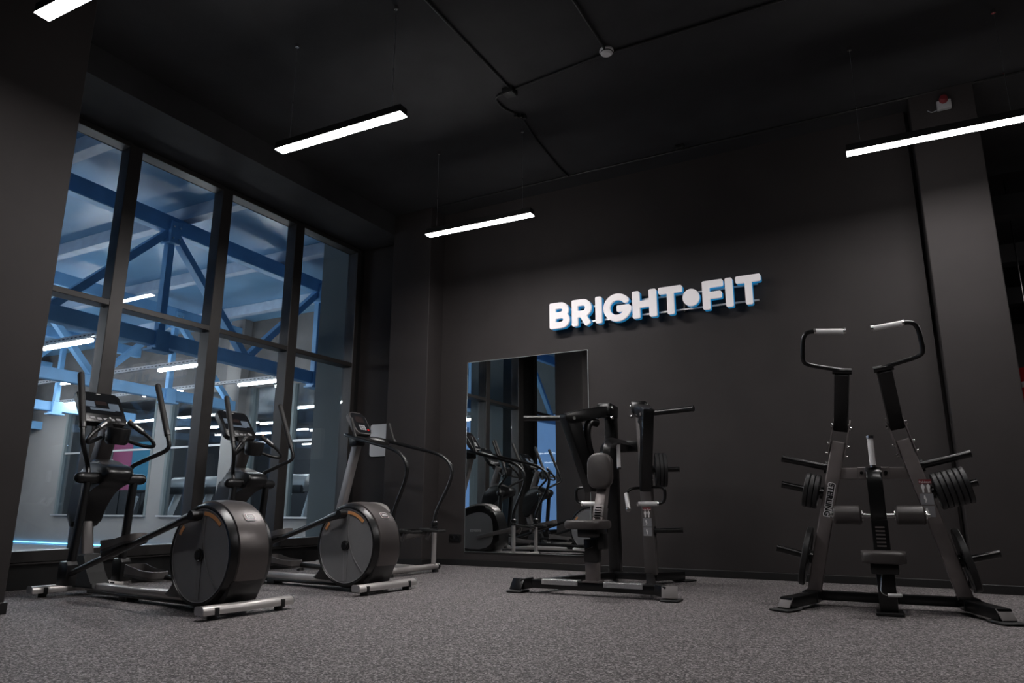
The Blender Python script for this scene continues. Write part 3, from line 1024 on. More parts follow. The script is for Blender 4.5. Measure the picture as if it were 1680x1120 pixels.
# ------------------------------------------------------------------ lat pulldown machine (local x = away from camera, +y = left)
def make_lat():
    O, ph = V((-0.19, 5.60, 0)), R(92.5)
    r = thing('lat_pulldown_machine', 'black plate-loaded lat pulldown machine with two leaning grey uprights and white grips', 'gym machine', O, ph)
    W = Matrix.Translation(O) @ Matrix.Rotation(ph, 4, 'Z')
    for s, side in ((1, 'left'), (-1, 'right')):
        bot, top = V((0, s * .458, .055)), V((0, s * .200, 1.115))
        ax = (top - bot).normalized()
        out = V((0, s * ax.z, -s * ax.y * 1.0))          # perpendicular, outwards
        if out.y * s < 0:
            out = -out
        out.normalize()
        b = B(); bar(b, bot, top, .075, .090, out, bev=.010, seg=3); u_ = obj('upright', b, 'grey', r)
        b = B()
        for q in (-1, 1):
            prism(b, smooth_poly([(-.045, -.12), (.045, -.12), (.045, .08), (.028, .165), (-.028, .165), (-.045, .08)], 1), .008, basis(top + out * q * .052, (1, 0, 0), ax) )
        objs('pivot_bracket', b, 'grey', u_)
        pv = top + ax * .105
        b = B()
        for q in (-1, 1):
            for d in (0.0, -.13, -.20):
                cyl(b, pv + ax * d + out * q * .054, pv + ax * d + out * q * (.068 if d == 0 else .072), .016 if d == 0 else .010, 12)
        objs('bolt', b, 'bolt', u_)
        # swinging arm
        at = V((-.31, s * .128, 1.555))
        b = B(); bar(b, pv + (pv - at) * .04, at, .070, .090, out, bev=.006); arm = obj('swing_arm', b, 'black', r)
        b = B(); cyl(b, pv - out * .05, pv + out * .05, .03, 20); obj('pivot_axle', b, 'black', arm)
        b = B(); tube(b, [at + V((-.01, -s * .062, .002)), at + V((-.01, s * .058, .016))], .0215, 16); obj('handle_sleeve', b, 'black', arm)
        p_in = at + V((-.02, -s * .06, .022))
        q0 = at + V((-.01, -s * .04, .005))
        loop = [q0, V((-.345, s * .335, 1.620)), V((-.385, s * .366, 1.640)), V((-.41, s * .350, 1.800)), V((-.42, s * .315, 1.842)), V((-.42, s * .083, 1.818))]
        b = B(); tube(b, loop, .0145, 14, fil=.05); hl = obj('handle_loop', b, 'black', r)
        g0, g1 = V((-.42, s * .268, 1.837)), V((-.42, s * .086, 1.818))
        b = B(); tube(b, [g0, g1], .0185, 18); obj('grip', b, 'chrome', hl)
        b = B(); tube(b, [g0 + V((0, s * .006, 0)), g0 - V((0, s * .008, 0))], .021, 18); tube(b, [g1 + V((0, s * .006, 0)), g1 - V((0, s * .012, 0))], .022, 18); objs('grip_collar', b, 'bolt', hl)
        # horns and plates
        f = (1 - .86)
        hz = {}
        for nm, zroot, L in (('top', .925, .30), ('mid', .745, .27), ('low', .305, .23)):
            t = (zroot - bot.z) / (top.z - bot.z)
            p0 = bot + (top - bot) * t + out * .045 + V((.03, 0, 0))
            p1 = p0 + (out + V((0, 0, .0 if nm != 'top' else .0))) * L
            b = B(); horn(b, p0, p1); obj('weight_horn', b, 'black', r)
            hz[nm] = (p0, p1)
        W3 = W.to_3x3()
        p0, p1 = hz['mid']
        cnt = 3 if side == 'left' else 6
        for q in range(cnt):
            pos = p0 + (p1 - p0).normalized() * (.045 + q * .0335)
            which = ('innermost', 'middle', 'outermost')[q] if cnt == 3 else ('innermost', 'second from inside', 'third from inside', 'third from outside', 'second from outside', 'outermost')[q]
            put_plate(P_SMALL, W @ pos, W3 @ (p1 - p0), f'black weight plate, {which} on the lat machine {side} middle horn', 'plates on the lat machine')
        p0, p1 = hz['low']
        put_plate(P_BIG, W @ (p0 + (p1 - p0).normalized() * .045), W3 @ (p1 - p0), f'large black weight plate on the lat machine low {side} horn', 'plates on the lat machine')
        # base legs and feet
        b = B(); bar(b, (.06, s * .445, .065), (-.14, s * .47, .065), .10, .075, bev=.006); bar(b, (-.12, s * .462, .062), (-.40, s * .60, .050), .085, .068, bev=.006); fl = obj('base_leg', b, 'black', r)
        d = V((-.28, s * .138, 0)).normalized()
        b = B(); bar(b, V((-.33, s * .566, .010)), V((-.33, s * .566, .010)) + d * .17, .14, .012, bev=.004, seg=1); obj('foot_plate', b, 'rubber', fl)
        b = B(); bar(b, V((-.385, s * .592, .082)), V((-.385, s * .592, .082)) + d * .052 + V((0, 0, -.062)), .085, .010, bev=.003, seg=2); obj('foot_cap', b, 'footcap', fl)
        # sticker / lettering on the front face (facing -x)
        mid = bot + (top - bot) * .60 + V((-.0385, 0, 0))
        if side == 'right':
            sticker(u_, basis(mid + ax * .01, (0, -1, 0), ax) @ Matrix.Rotation(0, 4, 'Z'), 'Pulldown')
        else:
            tx = basis(mid + ax * .02, -ax, out * -1)
            tx = basis(mid + ax * .02, -ax, V((-1, 0, 0)).cross(-ax))
            text_mesh('brand_outline', 'STERLING', .052, 'ink', u_, tx, .0006, .0078)
            text_mesh('brand_text', 'STERLING', .052, 'black', u_, tx @ Matrix.Translation((0, 0, .0012)), .0006, .0016)
    # crossbeam, stem, seat
    b = B(); bar(b, (.01, -.235, .89), (.01, .235, .89), .06, .078, bev=.006); cbm = obj('crossbeam', b, 'grey', r)
    b = B(); box(b, (-.025, 0, .89), (.012, .20, .082), bev=.003, seg=1); obj('center_plate', b, 'grey', cbm)
    for s in (-1, 1):
        b = B(); cyl(b, (-.03, s * .075, .892), (-.042, s * .075, .892), .011, 12); objs('bolt', b, 'black', cbm)
    b = B()
    path = [(0.0, .925), (-.05, .935), (-.12, .915), (-.165, .85), (-.175, .70), (-.165, .56), (-.085, .56), (-.09, .70), (-.09, .82), (-.06, .85), (0, .85)]
    prism(b, smooth_poly(path, 2), .095, SIDE, bev=.014); obj('stem', b, 'black', r, ang=45)
    b = B(); box(b, (-.125, 0, .45), (.07, .10, .26), bev=.006); rl = obj('adjust_rail', b, 'black', r)
    for q in range(6):
        b = B(); box(b, (-.161, 0, .41 + q * .024), (.006, .055, .010)); obj('rail_slot', b, 'grey', rl)
    b = B(); tube(b, [(-.10, 0.0, .93), (-.105, 0.0, 1.125)], .0195, 18); tb = obj('top_grip', b, 'chrome', r)
    b = B(); tube(b, [(-.105, 0, 1.12), (-.105, 0, 1.138)], .026, 18); tube(b, [(-.10, 0, .925), (-.10, 0, .94)], .022, 18); objs('grip_collar', b, 'bolt', tb)
    b = B(); cyl(b, (-.14, -.30, .607), (-.14, .30, .607), .013, 14); ra = obj('roller_axle', b, 'bolt', r)
    for s in (-1, 1):
        b = B(); lathe(b, [(0, -.086), (.052, -.086), (.062, -.074), (.063, .074), (.052, .086), (0, .086)], 32, Matrix.Translation((-.14, s * .188, .607)) @ Matrix.Rotation(R(90), 4, 'X')); obj('thigh_roller', b, 'leather', r)
        for y_ in (.094, .277):
            b = B(); cyl(b, (-.14, s * y_, .607), (-.14, s * (y_ + .006), .607), .034, 20); objs('roller_washer', b, 'bolt', ra)
    b = B(); prism(b, smooth_poly([(-.49, -.10), (-.47, -.125), (-.2, -.13), (-.17, -.10), (-.17, .10), (-.2, .13), (-.47, .125), (-.49, .10)], 1), .068, Matrix.Translation((0, 0, .352)), bev=.022); obj('seat', b, 'leather', r, ang=50)
    b = B(); box(b, (-.30, 0, .285), (.20, .16, .07), bev=.01); box(b, (-.30, 0, .17), (.10, .105, .30), bev=.008); box(b, (-.30, 0, .012), (.19, .155, .02), bev=.004, seg=1); obj('seat_post', b, 'black', r)
    b = B(); tube(b, [(-.36, .02, .245), (-.40, .035, .15), (-.405, .02, .13), (-.405, -.005, .128)], .005, 8, fil=.02); lv = obj('seat_lever', b, 'bolt', r)
    b = B(); tube(b, [(-.405, .0, .128), (-.405, -.072, .130)], .0105, 12, dome=True); obj('lever_grip', b, 'white', lv)
    b = B(); bar(b, (.02, -.43, .065), (.02, .43, .065), .07, .06, bev=.006); bar(b, (.02, 0, .065), (-.26, 0, .065), .07, .06, bev=.006); bar(b, (.02, 0, .065), (.62, 0, .065), .08, .06, bev=.006); bar(b, (.58, -.09, .025), (.58, .09, .025), .12, .03, bev=.006); objs('base_bar', b, 'black', r)
    b = B(); bar(b, (.56, 0, .07), (.05, 0, .88), .07, .07, bev=.008); obj('rear_brace', b, 'black', r)
    return r


make_lat()


# ------------------------------------------------------------------ seated row machine
def make_row():
    O, ph = V((-2.18, 5.301, 0)), R(91.5)
    r = thing('seated_row_machine', 'black plate-loaded seated row machine with chest pad standing before the mirror', 'gym machine', O, ph)
    W = Matrix.Translation(O) @ Matrix.Rotation(ph, 4, 'Z')
    W3 = W.to_3x3()
    b = B(); bar(b, (-.01, -.53, .068), (-.01, .53, .068), .075, .062, bev=.006); obj('front_bar', b, 'black', r)
    for s in (1, -1):
        # tread plates, feet
        b = B(); box(b, (-.012, s * .255, .103), (.085, .30, .010), bev=.002, seg=1); box(b, (-.053, s * .255, .088), (.006, .30, .034)); tp = obj('tread_plate', b, 'tread', r)
        bb = B()
        for q in range(13):
            for w_ in (0, 1):
                box(bb, (-.0565, s * .255 - .138 + q * .023, .079 + w_ * .016), (.003, .014, .004), Matrix.Rotation(R(45 if (q + w_) % 2 else -45), 3, 'X'))
                box(bb, (-.035 + w_ * .035, s * .255 - .138 + q * .023, .109), (.004, .016, .003), Matrix.Rotation(R(45 if (q + w_) % 2 else -45), 3, 'Z'))
        obj('tread_ribs', bb, 'tread', tp)
        b = B(); bar(b, (-.01, s * .50, .075), (-.03, s * .585, .060), .085, .078, bev=.006); ft = obj('foot', b, 'black', r)
        b = B(); box(b, (-.045, s * .615, .008), (.16, .13, .014), bev=.004, seg=1); obj('foot_plate', b, 'rubber', ft)
        b = B(); bar(b, (-.045, s * .605, .104), (-.095, s * .615, .022), .115, .012, bev=.004); obj('foot_cap', b, 'black' if s > 0 else 'footcap', ft)
        # side rails back to the uprights
        b = B(); bar(b, (.0, s * .46, .070), (.93, s * .175, .070), .07, .06, bev=.006); obj('side_rail', b, 'black', r)
        b = B(); bar(b, (1.03, s * .17, .065), (1.40, s * .33, .055), .09, .07, bev=.006); rf = obj('rear_leg', b, 'black', r)
        b = B(); box(b, (1.43, s * .345, .009), (.17, .15, .014), rot=Matrix.Rotation(R(-s * 25 * -1), 3, 'Z'), bev=.004, seg=1); obj('foot_plate', b, 'rubber', rf)
        # upright
        b = B(); bar(b, (1.02, s * .165, .08), (.965, s * .150, 1.50), .085, .105, (0, 1, 0), bev=.010); u_ = obj('upright', b, 'mast' if s < 0 else 'black', r)
        # pivot head
        b = B(); bar(b, (.99, s * .150, 1.515), (.80, s * .165, 1.535),   .135, .11, bev=.012); hd = obj('pivot_head', b, 'black', r)
        b = B()
        for p in ((.83, 1.545), (.83, 1.455)):
            for q in (-1, 1):
                cyl(b, (p[0], s * .165 + q * .066, p[1]), (p[0], s * .165 + q * .082, p[1]), .017, 14)
        for z_ in (1.30, 1.16, .98, .90):
            cyl(b, (.985, s * .15 - s * -.05, z_), (.985, s * .15 + s * .072, z_), .009, 8)
        objs('bolt', b, 'bolt', hd)
        # swinging arm: link forward and out, then down to the handle
        pv, kn, hb = V((.83, s * .165, 1.50)), V((.44, s * .350, 1.415)), V((.70, s * .300, .845))
        d1 = (kn - pv).normalized()
        nrm = V((d1.x, d1.y, 0)).normalized()
        side_n = V((-nrm.y, nrm.x, 0))
        mx = basis((0, 0, 0), nrm, (0, 0, 1))
        def loc(p): return (V(p).dot(nrm), p[2])
        L = (kn - pv).length
        base = V((pv.x, pv.y, 0))
        mxp = basis(base, nrm, (0, 0, 1))
        L = V((kn.x - pv.x, kn.y - pv.y, 0)).length
        b = B(); prism(b, smooth_poly([(-.05, 1.545), (.02, 1.565), (L, 1.475), (L + .075, 1.44), (L + .065, 1.36), (L - .06, 1.375), (.05, 1.47), (-.05, 1.45)], 1), .095, mxp, bev=.008); ar = obj('link_arm', b, 'black', r)
        b = B(); prism(b, [(L + .08, 1.45), (L - .09, 1.45), (L - .13, 1.28), (L - .17, 1.12), (L - .25, .98), (L - .29, .88), (L - .28, .79), (L - .20, .785), (L + .085, 1.41)], .09, mxp, bev=.010); obj('drop_arm', b, 'black', ar)
        b = B(); tube(b, [base + nrm * (.10) + V((0, 0, 1.40)), base + nrm * .20 + V((0, 0, 1.41)), base + nrm * .24 + V((0, 0, 1.28)), base + nrm * .16 + V((0, 0, 1.02)), base + nrm * .18 + V((0, 0, .86))], .036, 16, fil=.10); obj('curved_brace', b, 'black', ar)
        b = B(); cyl(b, kn + side_n * .050, kn + side_n * .062, .016, 14); cyl(b, kn - side_n * .050, kn - side_n * .062, .016, 14); cyl(b, pv + side_n * .045 + V((0, 0, .02)), pv - side_n * .045 + V((0, 0, .02)), .017, 14); objs('bolt', b, 'bolt', ar)
        # weight horn from the knee, outwards
        b = B(); horn(b, V((.42, s * .375, 1.418)), V((.365, s * .745, 1.430)), .0235); obj('weight_horn', b, 'black', r)
        # storage horns and plates
        for z_, L_ in ((.985, .235), (.455, .24)):
            b = B(); horn(b, (1.0, s * .205, z_), (1.0 + L_ * .34, s * (.205 + L_ * .94), z_ + .006), .022); obj('storage_horn', b, 'black', r)
        names = ('innermost', 'middle', 'outermost')
        for q in range(3):
            p = V((1.0 + .34 * (.050 + q * .034), s * (.205 + .94 * (.050 + q * .034)), .986))
            put_plate(P_ROW, W @ p, W3 @ V((.34, s * .94, 0)), f'black weight plate, {names[q]} on the row machine {"left" if s > 0 else "right"} storage horn', 'plates on the row machine')
        # handles: chrome horizontal and angled grips on a bent loop
        hbp = V((.70, s * .235, .82))
        lp_ = [hbp + V((.0, -s * .04, .0)), V((.69, s * .38, .825)), V((.69, s * .405, .80)), V((.69, s * .400, .715)), V((.69, s * .37, .688)), V((.69, s * .17, .686))]
        b = B(); tube(b, lp_, .0135, 14, fil=.045); h = obj('handle_loop', b, 'black', r)
        b = B(); tube(b, [(.69, s * .345, .687), (.69, s * .165, .686)], .019, 18); obj('grip', b, 'chrome', h)
        b = B(); tube(b, [(.69, s * .352, .687), (.69, s * .338, .687)], .0215, 18); tube(b, [(.69, s * .172, .686), (.69, s * .158, .686)], .0215, 18); objs('grip_collar', b, 'bolt', h)
        b = B(); tube(b, [hbp, V((.66, s * .12, .815)), V((.62, s * .085, .775)), V((.53, s * .13, .64))], .0125, 12, fil=.05); h2 = obj('inner_handle', b, 'black', r)
        b = B(); tube(b, [V((.615, s * .088, .768)), V((.53, s * .13, .64))], .018, 18); obj('grip', b, 'chrome', h2)
        b = B(); tube(b, [V((.533, s * .1285, .645)), V((.525, s * .1325, .633))], .0215, 18); objs('grip_collar', b, 'bolt', h2)
        if s < 0:
            sticker(u_, basis((.9595, s * .1605, .515), (0, -1, 0), (-.0387, 0, 1)), 'Low Row')
    b = B(); tube(b, [(.60, -.035, .985), (.60, -.035, 1.19)], .017, 18); obj('vertical_grip', b, 'chrome', r)
    b = B(); tube(b, [(.60, -.035, .978), (.60, -.035, .992)], .021, 18); tube(b, [(.60, -.035, 1.186), (.60, -.035, 1.2)], .021, 18); objs('grip_collar', b, 'bolt', r)
    b = B(); bar(b, (.98, -.16, 1.20), (.98, .16, 1.20), .07, .10, bev=.006); bar(b, (.97, -.16, .07), (.97, .16, .07), .07, .06, bev=.005); objs('crossbeam', b, 'black', r)
    b = B(); tube(b, [(.98, 0, 1.20), (.50, 0, 1.20), (.36, 0, 1.16), (.33, 0, 1.02), (.31, 0, .85)], .046, 4, fil=.12); obj('gooseneck', b, 'black', r, ang=50)
    # chest pad
    b = B(); prism(b, rrect(.215, .290, .085, 4), .075, basis((.225, 0, .945), (0, -1, 0), (.04, 0, 1)), bev=.022); obj('chest_pad', b, 'leather', r, ang=55)
    b = B(); bar(b, (.31, 0, .85), (.06, 0, .30), .085, .085, (1, 0, 0), bev=.006); pp = obj('pad_post', b, 'grey', r)
    b = B(); bar(b, (.225, 0, .665), (.18, 0, .565), .092, .094, (1, 0, 0), bev=.004); obj('adjust_sleeve', b, 'mast', pp)
    for q in range(6):
        b = B(); box(b, (.165 - q * .009, 0, .655 - q * .020), (.008, .05, .008)); obj('rail_slot', b, 'black', pp)
    # seat
    b = B(); prism(b, smooth_poly([(-.20, -.09), (-.17, -.145), (.12, -.15), (.15, -.11), (.15, .11), (.12, .15), (-.17, .145), (-.20, .09)], 1), .065, Matrix.Translation((-.02, 0.015, .525)), bev=.022); obj('seat', b, 'leather', r, ang=50)
    b = B(); box(b, (.0, 0, .465), (.22, .16, .07), bev=.015); box(b, (.03, -.05, .40), (.11, .11, .12), bev=.012); obj('seat_bracket', b, 'black', r)
    b = B(); box(b, (.01, 0, .165), (.085, .095, .17), bev=.006); box(b, (.01, 0, .105), (.13, .13, .012)); sp = obj('seat_post', b, 'grey', r)
    b = B(); box(b, (.01, 0, .33), (.098, .108, .17), bev=.006); obj('seat_sleeve', b, 'black', sp)
    b = B(); tube(b, [(-.02, -.04, .37), (-.07, .03, .345), (-.08, .05, .340)], .006, 8); lv = obj('seat_lever', b, 'black', r)
    b = B(); tube(b, [(-.08, .03, .340), (-.08, .115, .342)], .0115, 12, dome=True); obj('lever_grip', b, 'white', lv)
    return r


make_row()

# ------------------------------------------------------------------ small wall and ceiling things
sd = thing('smoke_detector', 'round white smoke detector on the black ceiling', 'smoke detector', (-1.825, 5.0, CH))
b = B(); lathe(b, [(0, 0), (.058, 0), (.060, -.016), (.052, -.022), (.050, -.034), (.034, -.046), (0, -.048)], 32); obj('detector_body', b, 'white', sd)
b = B(); lathe(b, [(.0525, -.023), (.0535, -.025), (.0535, -.030), (.0515, -.032)], 32); obj('sensor_slot', b, 'black', sd)
al = thing('fire_alarm', 'small white and red fire alarm high on the right column', 'fire alarm', (0.668, 6.98, 4.235))
b = B(); box(b, (0, -.025, -.02), (.115, .05, .085), bev=.008); obj('alarm_body', b, 'button', al)
b = B(); lathe(b, [(0, .055), (.028, .055), (.036, .03), (.036, 0), (0, 0)], 24, Matrix.Translation((0, -.03, .015)) @ Matrix.Rotation(R(70), 4, 'X')); obj('beacon', b, 'dred', al)
b = B(); tube(b, [(-.06, -.01, -.05), (-.10, -.008, -.06), (-.13, -.006, -.03)], .004, 6, fil=.02); obj('cable_stub', b, 'tray', al)
wp = thing('wall_panel', 'pale rounded panel on the dark wall, half hidden by the corner column', 'panel', (-5.80, BY, 1.49))
b = B(); prism(b, rrect(.46, .41, .03), .03, basis((0, -.016, 0), (1, 0, 0), (0, 0, 1)), bev=.005); obj('panel_face', b, 'white', wp)
so = thing('wall_socket', 'black double wall socket left of the mirror', 'socket', (-4.71, BY, .305))
b = B(); prism(b, rrect(.165, .085, .008), .012, basis((0, -.006, 0), (1, 0, 0), (0, 0, 1)), bev=.003); obj('socket_plate', b, 'plastic', so)
for s in (-1, 1):
    b = B(); lathe(b, [(0, .004), (.020, .004), (.022, .010), (.026, .010), (.026, 0)], 20, basis((s * .038, -.010, 0), (1, 0, 0), (0, 0, 1))); obj('socket_hole', b, 'black', so)
jb = thing('junction_box', 'black junction box on the ceiling joining the cables', 'junction box', (-2.82, 5.12, CH))
b = B(); box(b, (0, 0, -.025), (.11, .11, .05), bev=.006); obj('box_body', b, 'base', jb)
b = B(); box(b, (0, 0, -.053), (.10, .10, .006), bev=.002, seg=1); obj('box_lid', b, 'base', jb)
CZ_ = CH - .014
for nm, lab, pts in (('ceiling_cable', 'black cable along the ceiling from the top edge to the junction box', [(-2.80, 1.5, CZ_), (-2.80, 5.06, CZ_)]),
                     ('ceiling_cable', 'black cable looping from the junction box back towards the wall', [(-2.87, 5.13, CZ_), (-3.0, 5.15, CZ_), (-3.02, 5.35, CZ_), (-2.93, 5.55, CZ_), (-3.0, 6.0, CZ_), (-3.06, 6.75, CZ_), (-3.05, 6.95, CZ_)]),
                     ('ceiling_cable', 'black cable running along the ceiling beside the wall above the sign', [(-4.9, 6.96, CZ_), (-1.1, 6.97, CZ_), (1.5, 7.0, CZ_)]),
                     ('ceiling_cable', 'black cable on the ceiling leading to the smoke detector', [(-1.80, 1.5, CZ_), (-1.825, 4.95, CZ_)]),
                     ('ceiling_cable', 'thin black cable between junction box and smoke detector', [(-2.76, 5.12, CZ_), (-1.88, 5.03, CZ_), (0.8, 5.05, CZ_)])):
    b = B(); tube(b, pts, .011, 8, fil=.08); tag(obj(nm, b, 'base'), lab, 'cable')
for x_, y_, lab in ((-2.955, 5.50, 'small black cable connector below the ceiling junction box'), (-1.75, 6.86, 'black cable connector on the ceiling above the sign')):
    cn = thing('cable_connector', lab, 'connector', (x_, y_, CH))
    for q in range(3):
        b = B(); box(b, (q * .05 * .6, q * .05 * .6 if y_ < 6 else 0, -.03), (.035, .035, .04), bev=.003); objs('connector_block', b, 'base', cn)
    b = B(); cyl(b, (.0, 0, -.05), (.0, 0, -.054), .007, 8); cyl(b, (.05, .02, -.05), (.05, .02, -.054), .006, 8); objs('screw', b, 'bolt', cn)

# red punching bag and dark beams in the space past the right column
pb = thing('punching_bag', 'red punching bag hanging behind the right column at the edge', 'punching bag', (1.385, 9.5, 0))
b = B(); lathe(b, [(0, 1.0), (.17, 1.0), (.185, 1.03), (.185, 2.13), (.17, 2.16), (0, 2.16)], 32); bg = obj('bag', b, 'cloth', pb)
b = B(); lathe(b, [(.186, 1.94), (.188, 1.945), (.188, 2.0), (.186, 2.005)], 32); obj('band', b, 'white', bg)
for s in (0, 1, 2):
    a = R(120 * s)
    b = B(); cyl(b, (.15 * math.cos(a), .15 * math.sin(a), 2.16), (0, 0, 2.5), .006, 8); obj('chain', b, 'black', pb)
b = B(); cyl(b, (0, 0, 2.5), (0, 0, CH), .007, 8); obj('chain', b, 'black', pb)
for i, (y_, z_, lab) in enumerate(((9.2, 3.95, 'nearest dark steel beam past the right column'), (10.4, 3.75, 'middle dark steel beam past the right column'), (11.8, 3.55, 'farthest dark steel beam past the right column'))):
    b = B(); box(b, (4.4, y_, z_), (7.6, .22, .24), bev=.004, seg=1); tag(obj('steel_beam', b, 'ceil'), lab, 'beam', 'beams past the column')

# ------------------------------------------------------------------ the hall beyond the glass
HZ = -0.3
HN = 11.05
b = B(); box(b, (-16.25, 2.5, HZ - .05), (19.5, 17.2, .1)); struct('floor_hall', b, 'hfloor', 'pale floor of the hall beyond the glass')
def zt(y): return 4.63 - .031 * (y - 6.15)
def zb(y): return 2.93 - .022 * (y - 6.15)
b = B(); bar(b, (-16.25, -6.2, zt(-6.2) + .36), (-16.25, HN + .2, zt(HN + .2) + .36), 19.6, .06); struct('ceiling_hall', b, 'roof', 'blue sheet roof of the hall')
b = B(); box(b, (-26.0, 2.5, 2.5), (.2, 17.2, 6)); struct('wall_hall_west', b, 'hwall')
# north wall with window openings
OPEN = [(-19.6, -18.5), (-17.75, -15.92), (-15.35, -13.45), (-12.62, -10.1)]
WZ0, WZ1 = 0.44, 3.25
b = B()
edges = [-26.0] + [v for o_ in OPEN for v in o_] + [-6.6]
for i in range(0, len(edges), 2):
    box(b, ((edges[i] + edges[i + 1]) / 2, HN + .1, (HZ + WZ1) / 2), (edges[i + 1] - edges[i], .2, WZ1 - HZ))
for x0, x1 in OPEN:
    box(b, ((x0 + x1) / 2, HN + .1, (HZ + WZ0) / 2), (x1 - x0, .2, WZ0 - HZ))
struct('wall_hall_north', b, 'hwall', 'grey hall wall with dark gym windows')
b = B(); box(b, (-16.3, HN + .12, (WZ1 + 5.2) / 2), (19.4, .2, 5.2 - WZ1)); struct('wall_hall_upper', b, 'conc', 'raw concrete band above the hall windows')
for i, (x0, x1) in enumerate(OPEN):
    wn = bpy.data.objects.new(f'window_{i + 3}', None)
    COL.objects.link(wn)
    wn['kind'] = 'structure'
    wn['label'] = 'dark framed interior window in the grey hall wall'
    n = max(1, round((x1 - x0) / 1.25))
    for k_ in range(n + 1):
        xx = x0 + (x1 - x0) * k_ / n
        b = B(); box(b, (xx, HN + .05, (WZ0 + WZ1) / 2), (.09, .12, WZ1 - WZ0), bev=.004, seg=1); obj('mullion', b, 'hpil', wn)
    b = B(); box(b, ((x0 + x1) / 2, HN + .0, WZ0), (x1 - x0 + .1, .16, .035), bev=.003, seg=1); obj('window_sill', b, 'tray', wn)
    for k_ in range(n):
        a0, a1 = x0 + (x1 - x0) * k_ / n + .045, x0 + (x1 - x0) * (k_ + 1) / n - .045
        b = B(); box(b, ((a0 + a1) / 2, HN + .05, 2.02), (a1 - a0, .06, .045)); obj('transom', b, 'tray', wn)
        for z0, z1 in ((WZ0 + .02, 2.0), (2.045, WZ1)):
            b = B(); box(b, ((a0 + a1) / 2, HN + .06, (z0 + z1) / 2), (a1 - a0, .006, z1 - z0)); obj('pane', b, 'hglass', wn)
# grey pilaster right outside our glass and others along the wall
for x0, x1, y0, y1, m_, lab in ((-7.25, -6.52, 7.45, 8.3, 'hpil', 'grey-green plaster pier just outside the window'), (-8.1, -7.3, 0.3, 1.5, 'hpil', 'grey-green plaster pier seen only in the mirror'), (-13.25, -12.8, HN - .22, HN, 'hwall', 'light grey pier on the far hall wall'), (-10.0, -9.4, HN - .15, HN, 'hpil', 'dark grey pier on the far hall wall')):
    b = B(); box(b, ((x0 + x1) / 2, (y0 + y1) / 2, 2.4), (x1 - x0, y1 - y0, 5.4)); o = struct('column_hall', b, m_, lab)
# trusses
def make_truss():
    t = thing('roof_truss', 'x', 'truss')
    y0, y1 = -6.1, HN + .1
    b = B(); bar(b, (0, y0, zt(y0)), (0, y1, zt(y1)), .16, .24, bev=.01, seg=1); obj('top_chord', b, 'steel', t)
    b = B(); bar(b, (0, y0, zb(y0)), (0, y1, zb(y1)), .15, .21, bev=.01, seg=1); obj('bottom_chord', b, 'steel', t)
    n0 = 6.15
    for k_ in range(-4, 2):
        y = n0 + 3.05 * k_
        if y < y0 + .3 or y > y1:
            continue
        b = B(); bar(b, (0, y, zb(y) + .08), (0, y, zt(y) - .1), .10, .10, (1, 0, 0)); obj('vertical', b, 'steel', t)
        for s in (-1, 1):
            yb = y + s * 1.525
            if y0 < yb < y1:
                b = B(); bar(b, (0, y + s * .06, zt(y) - .12), (0, yb, zb(yb) + .05), .10, .12, (1, 0, 0)); obj('diagonal', b, 'steel', t)
        b = B(); box(b, (0.02, y, zt(y) - .12), (.22, .18, .34), bev=.01, seg=1); g = obj('gusset', b, 'steel', t)
        b = B()
        for dy in (-.05, .05):
            cyl(b, (.13, y + dy, zt(y) - .05), (.15, y + dy, zt(y) - .05), .014, 8)
            cyl(b, (.13, y + dy, zt(y) - .22), (.15, y + dy, zt(y) - .22), .014, 8)
        objs('bolt', b, 'bolt', g)
        b = B(); box(b, (.02, y, zb(y) - .02), (.20, .22, .28), bev=.01, seg=1); box(b, (.06, y - .02, zb(y) - .17), (.20, .34, .03)); obj('splice_plate', b, 'steel', t)
    return t


tr = make_truss()
for i, (x_, lab) in enumerate(((-9.0, 'blue steel roof truss nearest the window'), (-12.95, 'second blue steel roof truss beyond the window'), (-16.9, 'third blue steel roof truss beyond the window'), (-20.85, 'farthest blue steel roof truss in the hall'))):
    o = tr if i == 0 else copy_tree(tr)
    o.location = (x_, 0, 0)
    tag(o, lab, 'truss', 'blue roof trusses')
for i, y in enumerate((-3.2, -1.3, .6, 2.5, 4.45, 6.35, 8.25, 10.15)):
    b = B(); box(b, (-16.3, y, zt(y) + .23), (19.2, .16, .20), bev=.006, seg=1)
    tag(obj('roof_purlin', b, 'purlin'), f'pale blue roof purlin above the trusses, {("first", "second", "third", "fourth", "fifth", "sixth", "seventh", "eighth")[i]} counted towards the grey hall wall', 'purlin', 'roof purlins')
# cable trays with lamps
lamp_me = None
order = ('first', 'second', 'third', 'fourth', 'fifth')
for i, y in enumerate((-2.0, 1.9, 5.9, 7.87, 9.62)):
    t = thing('cable_tray', f'perforated cable tray carrying lamps across the hall, {order[i]} counted towards the grey hall wall', 'cable tray', (0, 0, 0), group='hall cable trays')
    b = B(); box(b, (-15.2, y, 3.105), (11.7, .07, .008)); 
    for s in (-1, 1):
        box(b, (-15.2, y + s * .033, 3.075), (11.7, .006, .06))
    obj('channel', b, 'tray', t)
    b = B()
    for q in range(110):
        box(b, (-9.45 - q * .105, y - .0365, 3.075), (.055, .002, .016))
    o = obj('perforations', b, 'hdark', t); o['kind'] = 'stuff'
    for q, x0 in enumerate((-10.15, -13.1, -16.05, -19.0)):
        lm = thing('hall_lamp', f'bright linear lamp, {order[q]} along the {order[i]} hall cable tray', 'lamp', (x0 - .62, y, 3.0), group='hall linear lamps')
        b = B(); box(b, (0, 0, .035), (1.25, .06, .02)); obj('housing', b, 'tray', lm)
        b = B(); box(b, (0, 0, .0), (1.24, .056, .05), bev=.006, seg=1); obj('diffuser', b, 'hlamp', lm)
